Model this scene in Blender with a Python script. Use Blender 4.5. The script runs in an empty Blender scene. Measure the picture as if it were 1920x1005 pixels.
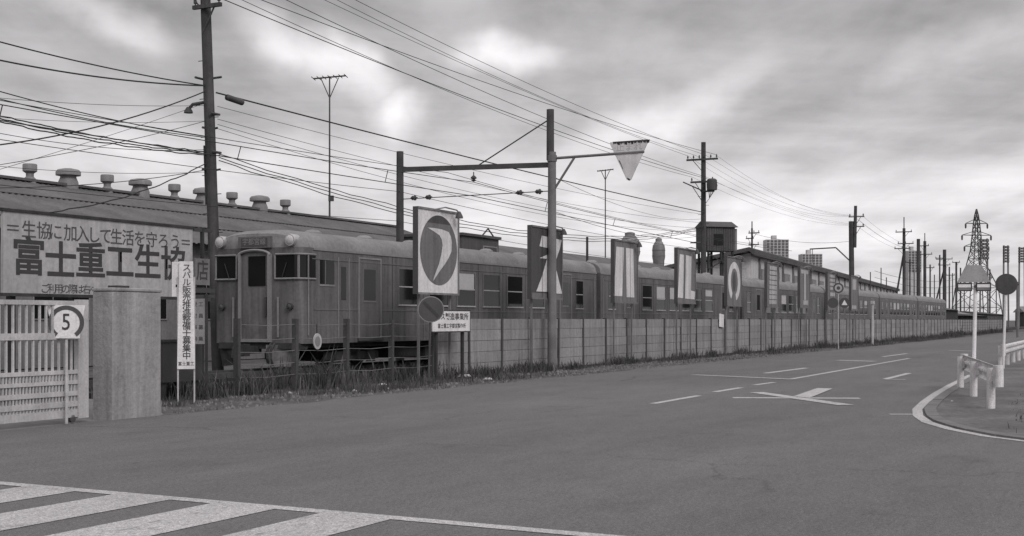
import bpy, math, random
from mathutils import Vector, Matrix
random.seed(7)
R = math.radians
scene = bpy.context.scene
C = scene.collection

# ------------------------------------------------------------------ camera
F, XV, HY, EYE = 2450.0, 2140.0, 600.0, 1.6      # focal length (px), street vanishing point, horizon row, eye height
A = math.atan((XV - 960) / F)
SA, CA = math.sin(A), math.cos(A)
TH = math.pi / 2 - A                              # street frame: local x = along street (s), local y = across, away (t)
cam_d = bpy.data.cameras.new('camera')
cam = bpy.data.objects.new('camera', cam_d); C.objects.link(cam)
cam.location = (0, 0, EYE); cam.rotation_euler = (R(90), 0, 0)
cam_d.sensor_width = 36; cam_d.lens = F / 1920 * 36
cam_d.shift_y = (HY - 502.5) / 1920
cam_d.clip_start = 0.1; cam_d.clip_end = 6000
scene.camera = cam

# ------------------------------------------------------------------ sky (overcast) and sun
SUN_EL, SUN_AZ = R(40), R(148)                    # azimuth measured clockwise from +Y
world = bpy.data.worlds.new('World'); scene.world = world; world.use_nodes = True
nt = world.node_tree; nt.nodes.clear()
def wn(t, **k):
    n = nt.nodes.new(t)
    for a, b in k.items(): setattr(n, a, b)
    return n
def wmath(op, a, b=None, c=None, clamp=False):
    n = wn('ShaderNodeMath', operation=op, use_clamp=clamp)
    for i, q in enumerate((a, b, c)):
        if q is None: continue
        if isinstance(q, (int, float)): n.inputs[i].default_value = q
        else: nt.links.new(q, n.inputs[i])
    return n.outputs[0]
def wmap(val, a, b, c, d, smooth=True):
    n = wn('ShaderNodeMapRange', interpolation_type='SMOOTHSTEP' if smooth else 'LINEAR')
    nt.links.new(val, n.inputs['Value'])
    for nm, q in zip(('From Min', 'From Max', 'To Min', 'To Max'), (a, b, c, d)): n.inputs[nm].default_value = q
    return n.outputs['Result']
tc = wn('ShaderNodeTexCoord')
sep = wn('ShaderNodeSeparateXYZ'); nt.links.new(tc.outputs['Generated'], sep.inputs[0])
zc = wmath('MAXIMUM', sep.outputs['Z'], 0.0)
den = wmath('ADD', zc, 0.10)
comb = wn('ShaderNodeCombineXYZ')
nt.links.new(wmath('DIVIDE', sep.outputs['X'], den), comb.inputs[0])
nt.links.new(wmath('DIVIDE', sep.outputs['Y'], den), comb.inputs[1])
def cloud_noise(rot, scale, nscale, detail, loc=(0, 0, 0), rough=.5):
    mp = wn('ShaderNodeMapping'); nt.links.new(comb.outputs[0], mp.inputs['Vector'])
    mp.inputs['Rotation'].default_value = (0, 0, rot); mp.inputs['Scale'].default_value = scale
    mp.inputs['Location'].default_value = loc
    n = wn('ShaderNodeTexNoise'); nt.links.new(mp.outputs[0], n.inputs['Vector'])
    n.inputs['Scale'].default_value = nscale; n.inputs['Detail'].default_value = detail
    n.inputs['Roughness'].default_value = rough; n.inputs['Distortion'].default_value = .25
    return n.outputs['Fac']
big = cloud_noise(R(-20), (1.0, .42, 1), .55, 5, (2.3, 1.1, 0))
mid = cloud_noise(R(-32), (1.6, .5, 1), 1.7, 6, (5.1, 7.7, 0))
fine = cloud_noise(R(-10), (1, .7, 1), 5.0, 6, (1.1, 3.2, 0), .6)
# thin places in the cloud where the light breaks through
def sky_dir(px, py):
    v = Vector(((px - 960) / F, 1, (HY - py) / F)); return v.normalized()
warp = wn('ShaderNodeTexNoise'); nt.links.new(tc.outputs['Generated'], warp.inputs['Vector'])
warp.inputs['Scale'].default_value = 14; warp.inputs['Detail'].default_value = 4
wv = wn('ShaderNodeVectorMath', operation='MULTIPLY_ADD'); nt.links.new(warp.outputs['Color'], wv.inputs[0])
wv.inputs[1].default_value = (.07, 0, .045); nt.links.new(tc.outputs['Generated'], wv.inputs[2])
gap = None
for (px, py, rx, ry, ang, amp) in [(205, 50, 85, 26, -28, .75), (590, 100, 110, 34, -30, .95), (955, 108, 70, 26, 0, 1.0),
                                   (722, 205, 42, 36, 0, 1.0), (300, 290, 420, 45, -5, .45), (1230, 228, 150, 26, 22, .6),
                                   (1830, 75, 150, 28, 20, .35), (60, 290, 110, 60, 0, .25), (1500, 450, 800, 85, 3, .62), (900, 400, 330, 60, 0, .5)]:
    d = sky_dir(px, py)
    sub = wn('ShaderNodeVectorMath', operation='SUBTRACT'); nt.links.new(wv.outputs[0], sub.inputs[0])
    sub.inputs[1].default_value = (d.x + .035, d.y, d.z + .0225)
    mp = wn('ShaderNodeMapping', vector_type='TEXTURE'); nt.links.new(sub.outputs[0], mp.inputs['Vector'])
    mp.inputs['Rotation'].default_value = (0, -R(ang), 0)
    mp.inputs['Scale'].default_value = (rx / F, .25, ry / F)
    ln = wn('ShaderNodeVectorMath', operation='LENGTH'); nt.links.new(mp.outputs[0], ln.inputs[0])
    g = wmap(ln.outputs['Value'], 0, 2.1, amp * .85, 0)
    gap = g if gap is None else wmath('MAXIMUM', gap, g)
bands = cloud_noise(R(8), (.28, 1.25, 1), .7, 7, (9.2, 4.4, 0), .52)
cl = wmath('ADD', wmath('MULTIPLY', wmap(big, .3, .7, 0, 1), .46), wmath('MULTIPLY', wmap(mid, .34, .68, 0, 1), .2))
cl = wmath('ADD', cl, wmath('MULTIPLY', wmap(bands, .3, .7, 0, 1), .46))
cl = wmath('ADD', wmath('SUBTRACT', cl, .08), wmath('MULTIPLY', wmap(fine, .3, .7, 0, 1), .13))
cl = wmath('ADD', cl, wmath('MULTIPLY', gap, wmath('ADD', wmath('MULTIPLY', mid, .9), .55)))
lum = wmap(cl, -.1, 1.45, 2.2, 11.7, False)         # grey cloud radiance before the 0.1 background strength
zen = wmap(sep.outputs['Z'], .2, .95, 1.0, 1.6)     # overcast sky: brighter towards the zenith
lum = wmath('MULTIPLY', lum, zen)
sky = wn('ShaderNodeTexSky', sky_type='NISHITA'); sky.sun_disc = False
sky.sun_elevation = SUN_EL; sky.sun_rotation = SUN_AZ; sky.air_density = 1; sky.dust_density = 3
bw = wn('ShaderNodeRGBToBW'); nt.links.new(sky.outputs[0], bw.inputs[0])
mixl = wmath('ADD', wmath('MULTIPLY', lum, .9), wmath('MULTIPLY', wmath('MINIMUM', bw.outputs[0], 8), .06))
cc = wn('ShaderNodeCombineColor')
nt.links.new(mixl, cc.inputs[0]); nt.links.new(wmath('MULTIPLY', mixl, .978), cc.inputs[1]); nt.links.new(wmath('MULTIPLY', mixl, .995), cc.inputs[2])
bg = wn('ShaderNodeBackground'); bg.inputs['Strength'].default_value = 0.1
nt.links.new(cc.outputs[0], bg.inputs['Color'])
wo = wn('ShaderNodeOutputWorld'); nt.links.new(bg.outputs[0], wo.inputs[0])

sun_d = bpy.data.lights.new('sun', 'SUN'); sun_d.energy = 1.5; sun_d.angle = R(25); sun_d.color = (1, .975, .97)
sun = bpy.data.objects.new('sun', sun_d); C.objects.link(sun)
sd = Vector((math.sin(SUN_AZ) * math.cos(SUN_EL), math.cos(SUN_AZ) * math.cos(SUN_EL), math.sin(SUN_EL)))
sun.rotation_euler = (-sd).to_track_quat('-Z', 'Y').to_euler(); sun.location = sd * 60

vs = scene.view_settings
vs.view_transform = 'Standard'; vs.look = 'None'; vs.gamma = 1; vs.exposure = 0; vs.use_curve_mapping = False
scene.render.resolution_x, scene.render.resolution_y = 1024, 536
try: scene.cycles.use_denoising = True
except Exception: pass

# ------------------------------------------------------------------ materials (a black and white world, faintly warm)
def grey(v): return (v, v * .972, v * .99, 1)
def mat(name, v, rough=.8, var=.2, scale=1.5, streak=0., bump=0., bscale=30., metal=0., spec=.3, fine=.12, rnd=0., stain=0.):
    m = bpy.data.materials.new(name); m.use_nodes = True
    t = m.node_tree; b = t.nodes['Principled BSDF']
    b.inputs['Roughness'].default_value = rough; b.inputs['Metallic'].default_value = metal
    b.inputs['Specular IOR Level'].default_value = spec
    geo = t.nodes.new('ShaderNodeNewGeometry')
    def noise(sc, det, vec=None, rg=.55):
        n = t.nodes.new('ShaderNodeTexNoise'); n.inputs['Scale'].default_value = sc
        n.inputs['Detail'].default_value = det; n.inputs['Roughness'].default_value = rg
        t.links.new(vec or geo.outputs['Position'], n.inputs['Vector']); return n.outputs['Fac']
    def mr(val, lo, hi, a=.3, c=.7):
        n = t.nodes.new('ShaderNodeMapRange'); t.links.new(val, n.inputs[0])
        n.inputs[1].default_value = a; n.inputs[2].default_value = c
        n.inputs[3].default_value = lo; n.inputs[4].default_value = hi; return n.outputs[0]
    def mul(a, c):
        n = t.nodes.new('ShaderNodeMath'); n.operation = 'MULTIPLY'; t.links.new(a, n.inputs[0])
        if isinstance(c, float): n.inputs[1].default_value = c
        else: t.links.new(c, n.inputs[1])
        return n.outputs[0]
    f = mr(noise(scale, 6), 1 - var, 1 + var)
    if fine: f = mul(f, mr(noise(scale * 14, 4), 1 - fine, 1 + fine))
    if streak:
        mp = t.nodes.new('ShaderNodeMapping'); mp.inputs['Scale'].default_value = (1, 1, .06)
        t.links.new(geo.outputs['Position'], mp.inputs[0])
        f = mul(f, mr(noise(5.0, 5, mp.outputs[0], .65), 1 - streak, 1 + streak * .5))
    if rnd:
        oi = t.nodes.new('ShaderNodeObjectInfo'); f = mul(f, mr(oi.outputs['Random'], 1 - rnd, 1 + rnd, 0., 1.))
    if stain:                                                   # old runs and blotches with a shape of their own
        f = mul(f, mr(noise(scale * 2.2, 8, None, .72), 1., 1 - stain, .56, .72))
    val = mul(f, float(v))
    cc = t.nodes.new('ShaderNodeCombineColor'); t.links.new(val, cc.inputs[0])
    t.links.new(mul(val, .972), cc.inputs[1]); t.links.new(mul(val, .99), cc.inputs[2])
    t.links.new(cc.outputs[0], b.inputs['Base Color'])
    if bump:
        bp = t.nodes.new('ShaderNodeBump'); bp.inputs['Strength'].default_value = bump; bp.inputs['Distance'].default_value = .02
        t.links.new(noise(bscale, 4), bp.inputs['Height']); t.links.new(bp.outputs[0], b.inputs['Normal'])
    return m
M = dict(
    asphalt=mat('asphalt', .135, .92, .06, .12, bump=.25, bscale=160, spec=.2, fine=.05),
    dirt=mat('dirt', .085, .95, .4, .8, bump=.8, bscale=12, fine=.3),
    verge=mat('island_dirt', .12, .95, .3, .6, bump=.6, bscale=14, fine=.25),
    yard=mat('yard_dirt', .17, .95, .25, .4, bump=.5, bscale=12, fine=.2),
    paint=mat('road_paint', .5, .75, .22, 3.0, fine=.25),
    concrete=mat('concrete', .265, .9, .14, .9, streak=.3, bump=.3, bscale=25, rnd=.1, stain=.3),
    shaded_concrete_post=mat('shaded_concrete_post', .07, .9, .2, 1.3, streak=.25, bump=.3),  # darker than the planks: gaps and shadow at the posts put into the colour
    pillar=mat('pillar_render', .29, .9, .16, .9, streak=.34, bump=.5, bscale=18, stain=.35),
    gate=mat('gate_paint', .47, .6, .16, 2, streak=.2, stain=.3),
    white=mat('white_enamel', .72, .5, .1, 2, streak=.16, stain=.15),
    board_white=mat('board_white', .39, .6, .12, .8, streak=.2, stain=.16),
    board_pale=mat('board_pale', .165, .6, .1, 1.0, streak=.28, stain=.2),
    board_bright=mat('board_bright', .66, .6, .08, .8, streak=.16, stain=.1),
    sign_grey=mat('sign_grey', .33, .6, .1, 2, streak=.15),
    black=mat('black_paint', .05, .6, .15, 3),
    ink=mat('sign_ink', .05, .6, .12, 4),
    body=mat('railcar_paint', .125, .5, .2, .9, streak=.42, spec=.4, stain=.3),
    body_light=mat('railcar_band', .14, .45, .15, 1.2, streak=.3, spec=.45),
    trim=mat('railcar_trim', .22, .5, .15, 2),
    sill=mat('window_sill', .38, .4, .1, 2),
    roof=mat('railcar_roof', .2, .8, .2, .8, fine=.15, stain=.3),
    under=mat('underframe', .04, .85, .35, 3, fine=.3),
    blind=mat('blind', .45, .8, .06, 2),
    lens=mat('lamp_lens', .5, .12, .05, 2, spec=.8),
    chrome=mat('lamp_ring', .55, .3, .1, 3, metal=.6),
    wood=mat('dark_wood', .045, .9, .3, 2, streak=.3),
    pole=mat('pole_wood', .07, .9, .25, 2, streak=.35),
    steel=mat('dark_steel', .07, .65, .25, 2),
    steel_mid=mat('grey_steel', .17, .6, .2, 2, streak=.15),
    wire=mat('wire_black', .035, .7, .05, 1),
    insul=mat('insulator', .07, .35, .1, 4),
    roofing=mat('factory_roofing', .115, .85, .25, .5, streak=.1, bump=.2, stain=.25),
    wall=mat('factory_wall', .17, .9, .15, .5, streak=.25),
    vent=mat('ventilator_metal', .2, .6, .15, 1.5, streak=.15),
    shed_wall=mat('shed_wall', .5, .85, .12, .3, streak=.2),
    shed_roof=mat('shed_roof', .085, .85, .2, .4),
    hut=mat('hut_boards', .085, .9, .2, .7, streak=.25),
    board_dark=mat('board_dark', .16, .6, .1, 1.0, streak=.28, stain=.2),
    board_mid=mat('board_mid', .2, .6, .1, 1.0, streak=.28, stain=.2),
    board_deep=mat('board_deep', .07, .6, .1, 1.0, streak=.28, stain=.2),
    graphic=mat('board_graphic', .62, .6, .12, 1.0, streak=.22, stain=.14),
    graphic_dim=mat('board_graphic_dim', .4, .6, .1, 1.0, streak=.12),
    signback=mat('peeling_sign', .6, .7, .1, 3, streak=.12),
    signink=mat('faded_sign_ink', .42, .8, .2, 6, streak=.3),
    rust=mat('rust_dark', .035, .9, .4, 8),
    disc=mat('sign_dark', .075, .5, .1, 2),
    rail_white=mat('guard_rail_paint', .6, .6, .22, 4, streak=.35, fine=.25),
    weed=mat('weeds', .075, .9, .5, 1.2, fine=.3),
    kerb=mat('kerb_stone', .15, .85, .15, 2),
    ballast=mat('ballast', .035, .95, .4, 6, bump=.8, bscale=30),
    tower=mat('distant_concrete', .45, .9, .08, .05),
    tower_win=mat('distant_window', .12, .5, .05, .1),
    litter=mat('litter', .5, .8, .15, 8),
)
def glass_mat():
    m = bpy.data.materials.new('window_glass'); m.use_nodes = True
    b = m.node_tree.nodes['Principled BSDF']; b.inputs['Base Color'].default_value = grey(.012)
    b.inputs['Roughness'].default_value = .08; b.inputs['Specular IOR Level'].default_value = .3
    return m
M['glass'] = glass_mat()

def surface(name, base, worn, rough, wear_lo, wear_hi, seams):
    # asphalt / road paint: aggregate grain, dull stains, resurfaced patches, hairline cracks
    m = bpy.data.materials.new(name); m.use_nodes = True; t = m.node_tree; b = t.nodes['Principled BSDF']
    b.inputs['Roughness'].default_value = rough; b.inputs['Specular IOR Level'].default_value = .2
    geo = t.nodes.new('ShaderNodeNewGeometry')
    rot = t.nodes.new('ShaderNodeMapping'); rot.inputs['Rotation'].default_value = (0, 0, -TH); t.links.new(geo.outputs['Position'], rot.inputs[0])
    def nz(sc, det, scale=(1, 1, 1), rg=.55):
        mp = t.nodes.new('ShaderNodeMapping'); mp.inputs['Scale'].default_value = scale; t.links.new(rot.outputs[0], mp.inputs[0])
        n = t.nodes.new('ShaderNodeTexNoise'); n.inputs['Scale'].default_value = sc; n.inputs['Detail'].default_value = det; n.inputs['Roughness'].default_value = rg
        t.links.new(mp.outputs[0], n.inputs['Vector']); return n.outputs['Fac']
    def mr(v, a, c, lo, hi):
        n = t.nodes.new('ShaderNodeMapRange'); t.links.new(v, n.inputs[0])
        for i, q in enumerate((a, c, lo, hi)): n.inputs[i + 1].default_value = q
        return n.outputs[0]
    def op(o_, a, c):
        n = t.nodes.new('ShaderNodeMath'); n.operation = o_
        for i, q in enumerate((a, c)):
            if isinstance(q, (int, float)): n.inputs[i].default_value = q
            else: t.links.new(q, n.inputs[i])
        return n.outputs[0]
    f = mr(nz(.16, 4, (.5, 1, 1)), .3, .7, .9, 1.1)                    # slow tone changes along the lanes
    f = op('MULTIPLY', f, mr(nz(1.3, 5, (.35, 1, 1)), .35, .75, 1.05, .9))
    f = op('MULTIPLY', f, mr(nz(.5, 4, (.03, 1, 1)), .3, .7, 1.07, .9))   # lanes polished by tyres
    f = op('MULTIPLY', f, mr(nz(26, 4, rg=.8), .25, .75, .5, 1.5))  # grain
    f = op('MULTIPLY', f, mr(nz(90, 2), .25, .75, .4, 1.6))
    f = op('MULTIPLY', f, mr(nz(.8, 6, rg=.7), .58, .72, 1, .84))      # oily stains
    if seams:
        vo = t.nodes.new('ShaderNodeTexVoronoi'); vo.feature = 'DISTANCE_TO_EDGE'; vo.inputs['Scale'].default_value = .16
        wv2 = t.nodes.new('ShaderNodeVectorMath'); wv2.operation = 'MULTIPLY_ADD'
        nn = t.nodes.new('ShaderNodeTexNoise'); nn.inputs['Scale'].default_value = .9; nn.inputs['Detail'].default_value = 5; t.links.new(rot.outputs[0], nn.inputs['Vector'])
        t.links.new(nn.outputs['Color'], wv2.inputs[0]); wv2.inputs[1].default_value = (1.6, 1.6, 0); t.links.new(rot.outputs[0], wv2.inputs[2])
        t.links.new(wv2.outputs[0], vo.inputs['Vector'])
        cr = mr(vo.outputs['Distance'], .0, .006, .72, 1)
        msk = mr(nz(.25, 2), .5, .56, 0, 1)
        f = op('MULTIPLY', f, op('ADD', op('MULTIPLY', cr, msk), op('SUBTRACT', 1, msk)))
    wr = op('MULTIPLY', mr(nz(5.5, 7, (.6, 1, 1), .7), wear_lo, wear_hi, 0, 1), 1.0)
    val = op('MULTIPLY', f, op('ADD', op('MULTIPLY', wr, worn - base), base))
    cc = t.nodes.new('ShaderNodeCombineColor'); t.links.new(val, cc.inputs[0])
    t.links.new(op('MULTIPLY', val, .972), cc.inputs[1]); t.links.new(op('MULTIPLY', val, .99), cc.inputs[2])
    t.links.new(cc.outputs[0], b.inputs['Base Color'])
    bp = t.nodes.new('ShaderNodeBump'); bp.inputs['Strength'].default_value = .25; bp.inputs['Distance'].default_value = .01
    t.links.new(nz(150, 3), bp.inputs['Height']); t.links.new(bp.outputs[0], b.inputs['Normal'])
    return m
M['asphalt'] = surface('asphalt_road', .138, .125, .92, .45, .6, True)
M['paint'] = surface('worn_road_paint', .41, .19, .8, .56, .72, False)

# ------------------------------------------------------------------ helpers
def W(s, t, z=0.): return Vector((s * SA - t * CA, s * CA + t * SA, z))
def Yd(s, t): return s * CA + t * SA
def S(x, t):                       # how far down the street the sight line of column x meets the line t
    Y = F * t / (CA * (XV - x)); return Y * (CA + (x - 960) / F * SA)
def Zt(y, s, t): return EYE + (HY - y) * Yd(s, t) / F
def ground_px(x, y):               # ground point (s, t)
    Y = F * EYE / (y - HY); X = (x - 960) / F * Y
    return (Y * CA + X * SA, Y * SA - X * CA)
class MB:
    def __init__(self): self.v = []; self.f = []
    def poly(self, pts):
        n = len(self.v); self.v += [tuple(p) for p in pts]; self.f.append(tuple(range(n, n + len(pts)))); return self
    def box(self, x0, x1, y0, y1, z0, z1):
        n = len(self.v)
        self.v += [(x0, y0, z0), (x1, y0, z0), (x1, y1, z0), (x0, y1, z0), (x0, y0, z1), (x1, y0, z1), (x1, y1, z1), (x0, y1, z1)]
        self.f += [tuple(n + i for i in q) for q in ((0, 3, 2, 1), (4, 5, 6, 7), (0, 1, 5, 4), (1, 2, 6, 5), (2, 3, 7, 6), (3, 0, 4, 7))]
        return self
    def bar(self, p, q, w, h=None, up=(0, 0, 1)):
        p, q = Vector(p), Vector(q); h = h or w; d = (q - p).normalized(); u = Vector(up)
        if abs(d.dot(u)) > .95: u = Vector((1, 0, 0))
        a = d.cross(u).normalized(); b = a.cross(d).normalized()
        n = len(self.v)
        for c in (p, q):
            for i, j in ((-1, -1), (1, -1), (1, 1), (-1, 1)): self.v.append(tuple(c + a * (w / 2 * i) + b * (h / 2 * j)))
        self.f += [tuple(n + i for i in k) for k in ((3, 2, 1, 0), (4, 5, 6, 7), (0, 1, 5, 4), (1, 2, 6, 5), (2, 3, 7, 6), (3, 0, 4, 7))]
        return self
    def tube(self, pts, r, n=8, caps=True):
        pts = [Vector(p) for p in pts]; k = len(pts); rr = r if isinstance(r, (list, tuple)) else [r] * k
        base = len(self.v); pa = None
        for i, p in enumerate(pts):
            d = (pts[min(i + 1, k - 1)] - pts[max(i - 1, 0)]).normalized()
            if pa is None:
                u = Vector((0, 0, 1)) if abs(d.z) < .9 else Vector((1, 0, 0)); pa = d.cross(u).normalized()
            else:
                pa = (pa - d * pa.dot(d)).normalized()
            b = d.cross(pa)
            for j in range(n):
                an = 2 * math.pi * j / n; self.v.append(tuple(p + (pa * math.cos(an) + b * math.sin(an)) * rr[i]))
        for i in range(k - 1):
            for j in range(n):
                a0 = base + i * n + j; a1 = base + i * n + (j + 1) % n
                self.f.append((a0, a1, a1 + n, a0 + n))
        if caps:
            self.f.append(tuple(base + j for j in range(n))[::-1]); self.f.append(tuple(base + (k - 1) * n + j for j in range(n)))
        return self
    def lathe(self, prof, n=14, c=(0, 0, 0)):
        return self.tube([(c[0], c[1], c[2] + z + i * 1e-5) for i, (r, z) in enumerate(prof)], [r for r, z in prof], n)
    def plate(self, pts2, y0, y1):       # outline in (x, z), extruded across
        n = len(pts2); b = len(self.v)
        self.v += [(x, y0, z) for x, z in pts2] + [(x, y1, z) for x, z in pts2]
        self.f.append(tuple(b + i for i in range(n))); self.f.append(tuple(b + n + i for i in range(n))[::-1])
        for i in range(n): self.f.append((b + i, b + (i + 1) % n, b + n + (i + 1) % n, b + n + i)[::-1])
        return self
    def prism_s(self, pts2, x0, x1):     # outline in (y, z), extruded along
        n = len(pts2); b = len(self.v)
        self.v += [(x0, y, z) for y, z in pts2] + [(x1, y, z) for y, z in pts2]
        self.f.append(tuple(b + i for i in range(n))); self.f.append(tuple(b + n + i for i in range(n))[::-1])
        for i in range(n): self.f.append((b + i, b + n + i, b + n + (i + 1) % n, b + (i + 1) % n))
        return self
    def mesh(self, name, m, smooth=False):
        me = bpy.data.meshes.new(name); me.from_pydata(self.v, [], self.f); me.validate()
        me.materials.append(m)
        import bmesh as _b
        bm = _b.new(); bm.from_mesh(me); _b.ops.recalc_face_normals(bm, faces=bm.faces); bm.to_mesh(me); bm.free()
        if smooth:
            me.polygons.foreach_set('use_smooth', [True] * len(me.polygons))
            try: me.set_sharp_from_angle(angle=R(40))
            except Exception: pass
        return me
    def build(self, name, m, parent=None, smooth=False, loc=(0, 0, 0), rot=(0, 0, 0)):
        o = bpy.data.objects.new(name, self.mesh(name, m, smooth)); C.objects.link(o)
        o.parent = parent; o.location = loc; o.rotation_euler = rot
        return o
def tag(o, label=None, cat=None, group=None, kind=None):
    if label: o['label'] = label
    if cat: o['category'] = cat
    if group: o['group'] = group
    if kind: o['kind'] = kind
    return o
def thing(name, label, cat, s, t, z=0., rz=None, group=None):
    o = bpy.data.objects.new(name, None); C.objects.link(o); o.empty_display_size = .3
    o.location = W(s, t, z); o.rotation_euler = (0, 0, TH if rz is None else rz)
    return tag(o, label, cat, group)
def copy_tree(o, parent=None):
    c = o.copy(); C.objects.link(c); c.parent = parent
    for ch in list(o.children): copy_tree(ch, c)
    return c
def place(o, s, t, z=0.):
    o.location = W(s, t, z); o.rotation_euler = (0, 0, TH); return o
def lettering(txt, size, m, parent, loc, name='lettering', bold=.012, sx=1., line=1., rot=(R(90), 0, 0)):
    cu = bpy.data.curves.new(name, 'FONT'); cu.body = txt; cu.size = size; cu.align_x = 'CENTER'; cu.align_y = 'CENTER'
    cu.offset = bold * size; cu.space_line = line; cu.resolution_u = 3
    tmp = bpy.data.objects.new(name + '_source', cu); C.objects.link(tmp)
    dg = bpy.context.evaluated_depsgraph_get()
    me = bpy.data.meshes.new_from_object(tmp.evaluated_get(dg)); me.name = name
    bpy.data.objects.remove(tmp); bpy.data.curves.remove(cu)
    me.materials.clear(); me.materials.append(m)
    o = bpy.data.objects.new(name, me); C.objects.link(o); o.parent = parent
    o.location = loc; o.rotation_euler = rot; o.scale = (sx, 1, 1)
    return o
def ring2(cx, cz, rx, rz, n=32, a0=0, a1=2 * math.pi):
    return [(cx + rx * math.cos(a0 + (a1 - a0) * i / n), cz + rz * math.sin(a0 + (a1 - a0) * i / n)) for i in range(n)]
ORD = ['first', 'second', 'third', 'fourth', 'fifth', 'sixth', 'seventh', 'eighth', 'ninth', 'tenth', 'eleventh', 'twelfth']

# ------------------------------------------------------------------ ground, road, markings, track
def sheet(name, st, z, m, parent=None, kind=None):
    mb = MB(); mb.poly([W(s, t, z) for s, t in st]); o = mb.build(name, m, parent)
    if kind: o['kind'] = kind
    return o
T_EDGE, T_FENCE, T_TRAIN = 14.8, 17.6, 19.6
g = MB(); g.poly([(-2500, -300, -.03), (2500, -300, -.03), (2500, 4500, -.03), (-2500, 4500, -.03)]); tag(g.build('ground', M['dirt']), kind='structure')
sheet('factory_yard', [(-10, 14.85), (17.3, 14.9), (21.5, 18.5), (21.5, 34), (-10, 34)], -.012, M['yard'], kind='structure')
random.seed(3)
edge = [(-30, T_EDGE)] + [(s, T_EDGE + random.uniform(-.12, .12) - (.25 if s > 19 else 0) * random.random()) for s in [x * .8 for x in range(-20, 150)]] + [(400, T_EDGE)]
sheet_pts = [(-30, -20), (400, -20)] + edge[::-1]
road = sheet('road', sheet_pts, 0., M['asphalt'], kind='structure')
def mark(name, st, z=.005): return sheet(name, st, z, M['paint'], road)
def strip(name, p, q, w, z=.005):
    p, q = Vector(p), Vector(q); d = (q - p).normalized(); n = Vector((-d.y, d.x)) * (w / 2)
    return mark(name, [p - n, q - n, q + n, p + n], z)
# pedestrian crossing: bars along the street, closed by one line across it
for i in range(8):
    t0 = 5.42 + 1.18 * i
    e0, e1 = 8.7 + .056 * t0, 8.7 + .056 * (t0 + .7)
    mark('crossing_bar', [(3.2, t0), (e0, t0), (e1, t0 + .7), (3.2, t0 + .7)])
strip('crossing_edge_line', (8.62, -3.0), (9.6, 14.5), .17)
# centre dashes and lines, lane arrows
for a, b in (((1225, 757), (1310, 742)), ((1340, 735), (1390, 727)), ((1415, 722), (1452, 717))):
    strip('lane_dash', ground_px(*a), ground_px(*b), .16)
strip('centre_line', ground_px(1480, 711.5), ground_px(1705, 672), .17)
strip('stop_line', ground_px(1300, 703), ground_px(1488, 711.5), .3, .009)
strip('lane_dash', ground_px(1435, 700), ground_px(1512, 690), .22)
strip('lane_dash', ground_px(1570, 675.5), ground_px(1640, 677.5), .5)
strip('lane_dash', ground_px(1655, 669), ground_px(1700, 663), .2)
strip('lane_arrow', ground_px(1374, 746), ground_px(1612, 747), .34)
strip('lane_arrow', ground_px(1418, 736), ground_px(1586, 760), .34, .009)
mark('lane_arrow', [ground_px(1488, 744), ground_px(1532, 728.5), ground_px(1561, 729.5), ground_px(1518, 747)], .013)
strip('lane_arrow', ground_px(1660, 711), ground_px(1704, 700), .18)
strip('lane_arrow', ground_px(1660, 711.5), ground_px(1698, 712), .22, .009)
strip('lane_dash', ground_px(1668, 777), ground_px(1712, 777), .16)
strip('lane_dash', ground_px(1780, 657), ground_px(1830, 658.5), .35)
# traffic island with a kerb of single stones
isl = [(52, 4.75), (40, 4.45), (33.5, 4.2), (29.5, 4.0), (26.5, 3.8), (24.2, 3.6), (22.6, 3.35), (21.2, 3.0), (20.0, 2.5), (19.0, 1.9), (18.2, 1.1), (17.6, .2), (17.2, -1.0), (16.9, -3), (16.7, -8)]
isl = [(s_, t_ - .28) for s_, t_ in isl]
island = MB(); island.poly([W(s, t, .022) for s, t in isl] + [W(16.7, -60, .022), W(52, -60, .022)])
island = tag(island.build('traffic_island', M['verge']), kind='structure')
def resample(pts, step):
    out = [Vector(pts[0])]; acc = 0
    for a, b in zip(pts, pts[1:]):
        a, b = Vector(a), Vector(b); L = (b - a).length; d = step - acc
        while d <= L: out.append(a.lerp(b, d / L)); d += step
        acc = (acc + L) % step
    return out
kp = resample([(s, t + .07) for s, t in isl], .9)
for a, b in zip(kp, kp[1:]):
    d = (b - a).normalized(); n = Vector((-d.y, d.x)); a2, b2 = a + d * .01, b - d * .01; w = .1
    z1 = .036 + random.uniform(-.004, .004)
    q = [a2 - n * w, b2 - n * w, b2 + n * w, a2 + n * w]
    k = MB(); k.v = [tuple(W(p.x, p.y, -.02)) for p in q] + [tuple(W(p.x, p.y, z1)) for p in q]
    k.f = [(0, 3, 2, 1), (4, 5, 6, 7), (0, 1, 5, 4), (1, 2, 6, 5), (2, 3, 7, 6), (3, 0, 4, 7)]
    k.build('kerb_stone', M['kerb'], island)
# painted edge line following the kerb
el = MB()
lp = [Vector((s, t + .29)) for s, t in isl[1:13]]
for a, b in zip(lp, lp[1:]):
    d = (b - a).normalized(); n = Vector((-d.y, d.x)) * .085
    el.poly([W(*(a - n), .006), W(*(b - n), .006), W(*(b + n), .006), W(*(a + n), .006)])
el.build('edge_line', M['paint'], road)

tr = tag(MB().box(-1, 380, -.2, 3.0, -.02, .1).build('track_bed', M['ballast']), kind='structure'); place(tr, 14, T_TRAIN)
for k in (0, 1):
    MB().box(0, 380, .87 + 1.067 * k - .035 - .13, .87 + 1.067 * k + .035 - .13, .16, .3).build('rail', M['steel'], tr)
sl = MB().box(-.1, .1, .3, 2.45, .05, .18).mesh('sleeper', M['wood'])
for i in range(60):
    o = bpy.data.objects.new('sleeper', sl); C.objects.link(o); o.parent = tr; o.location = (.5 + i * .64, 0, 0)

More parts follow.
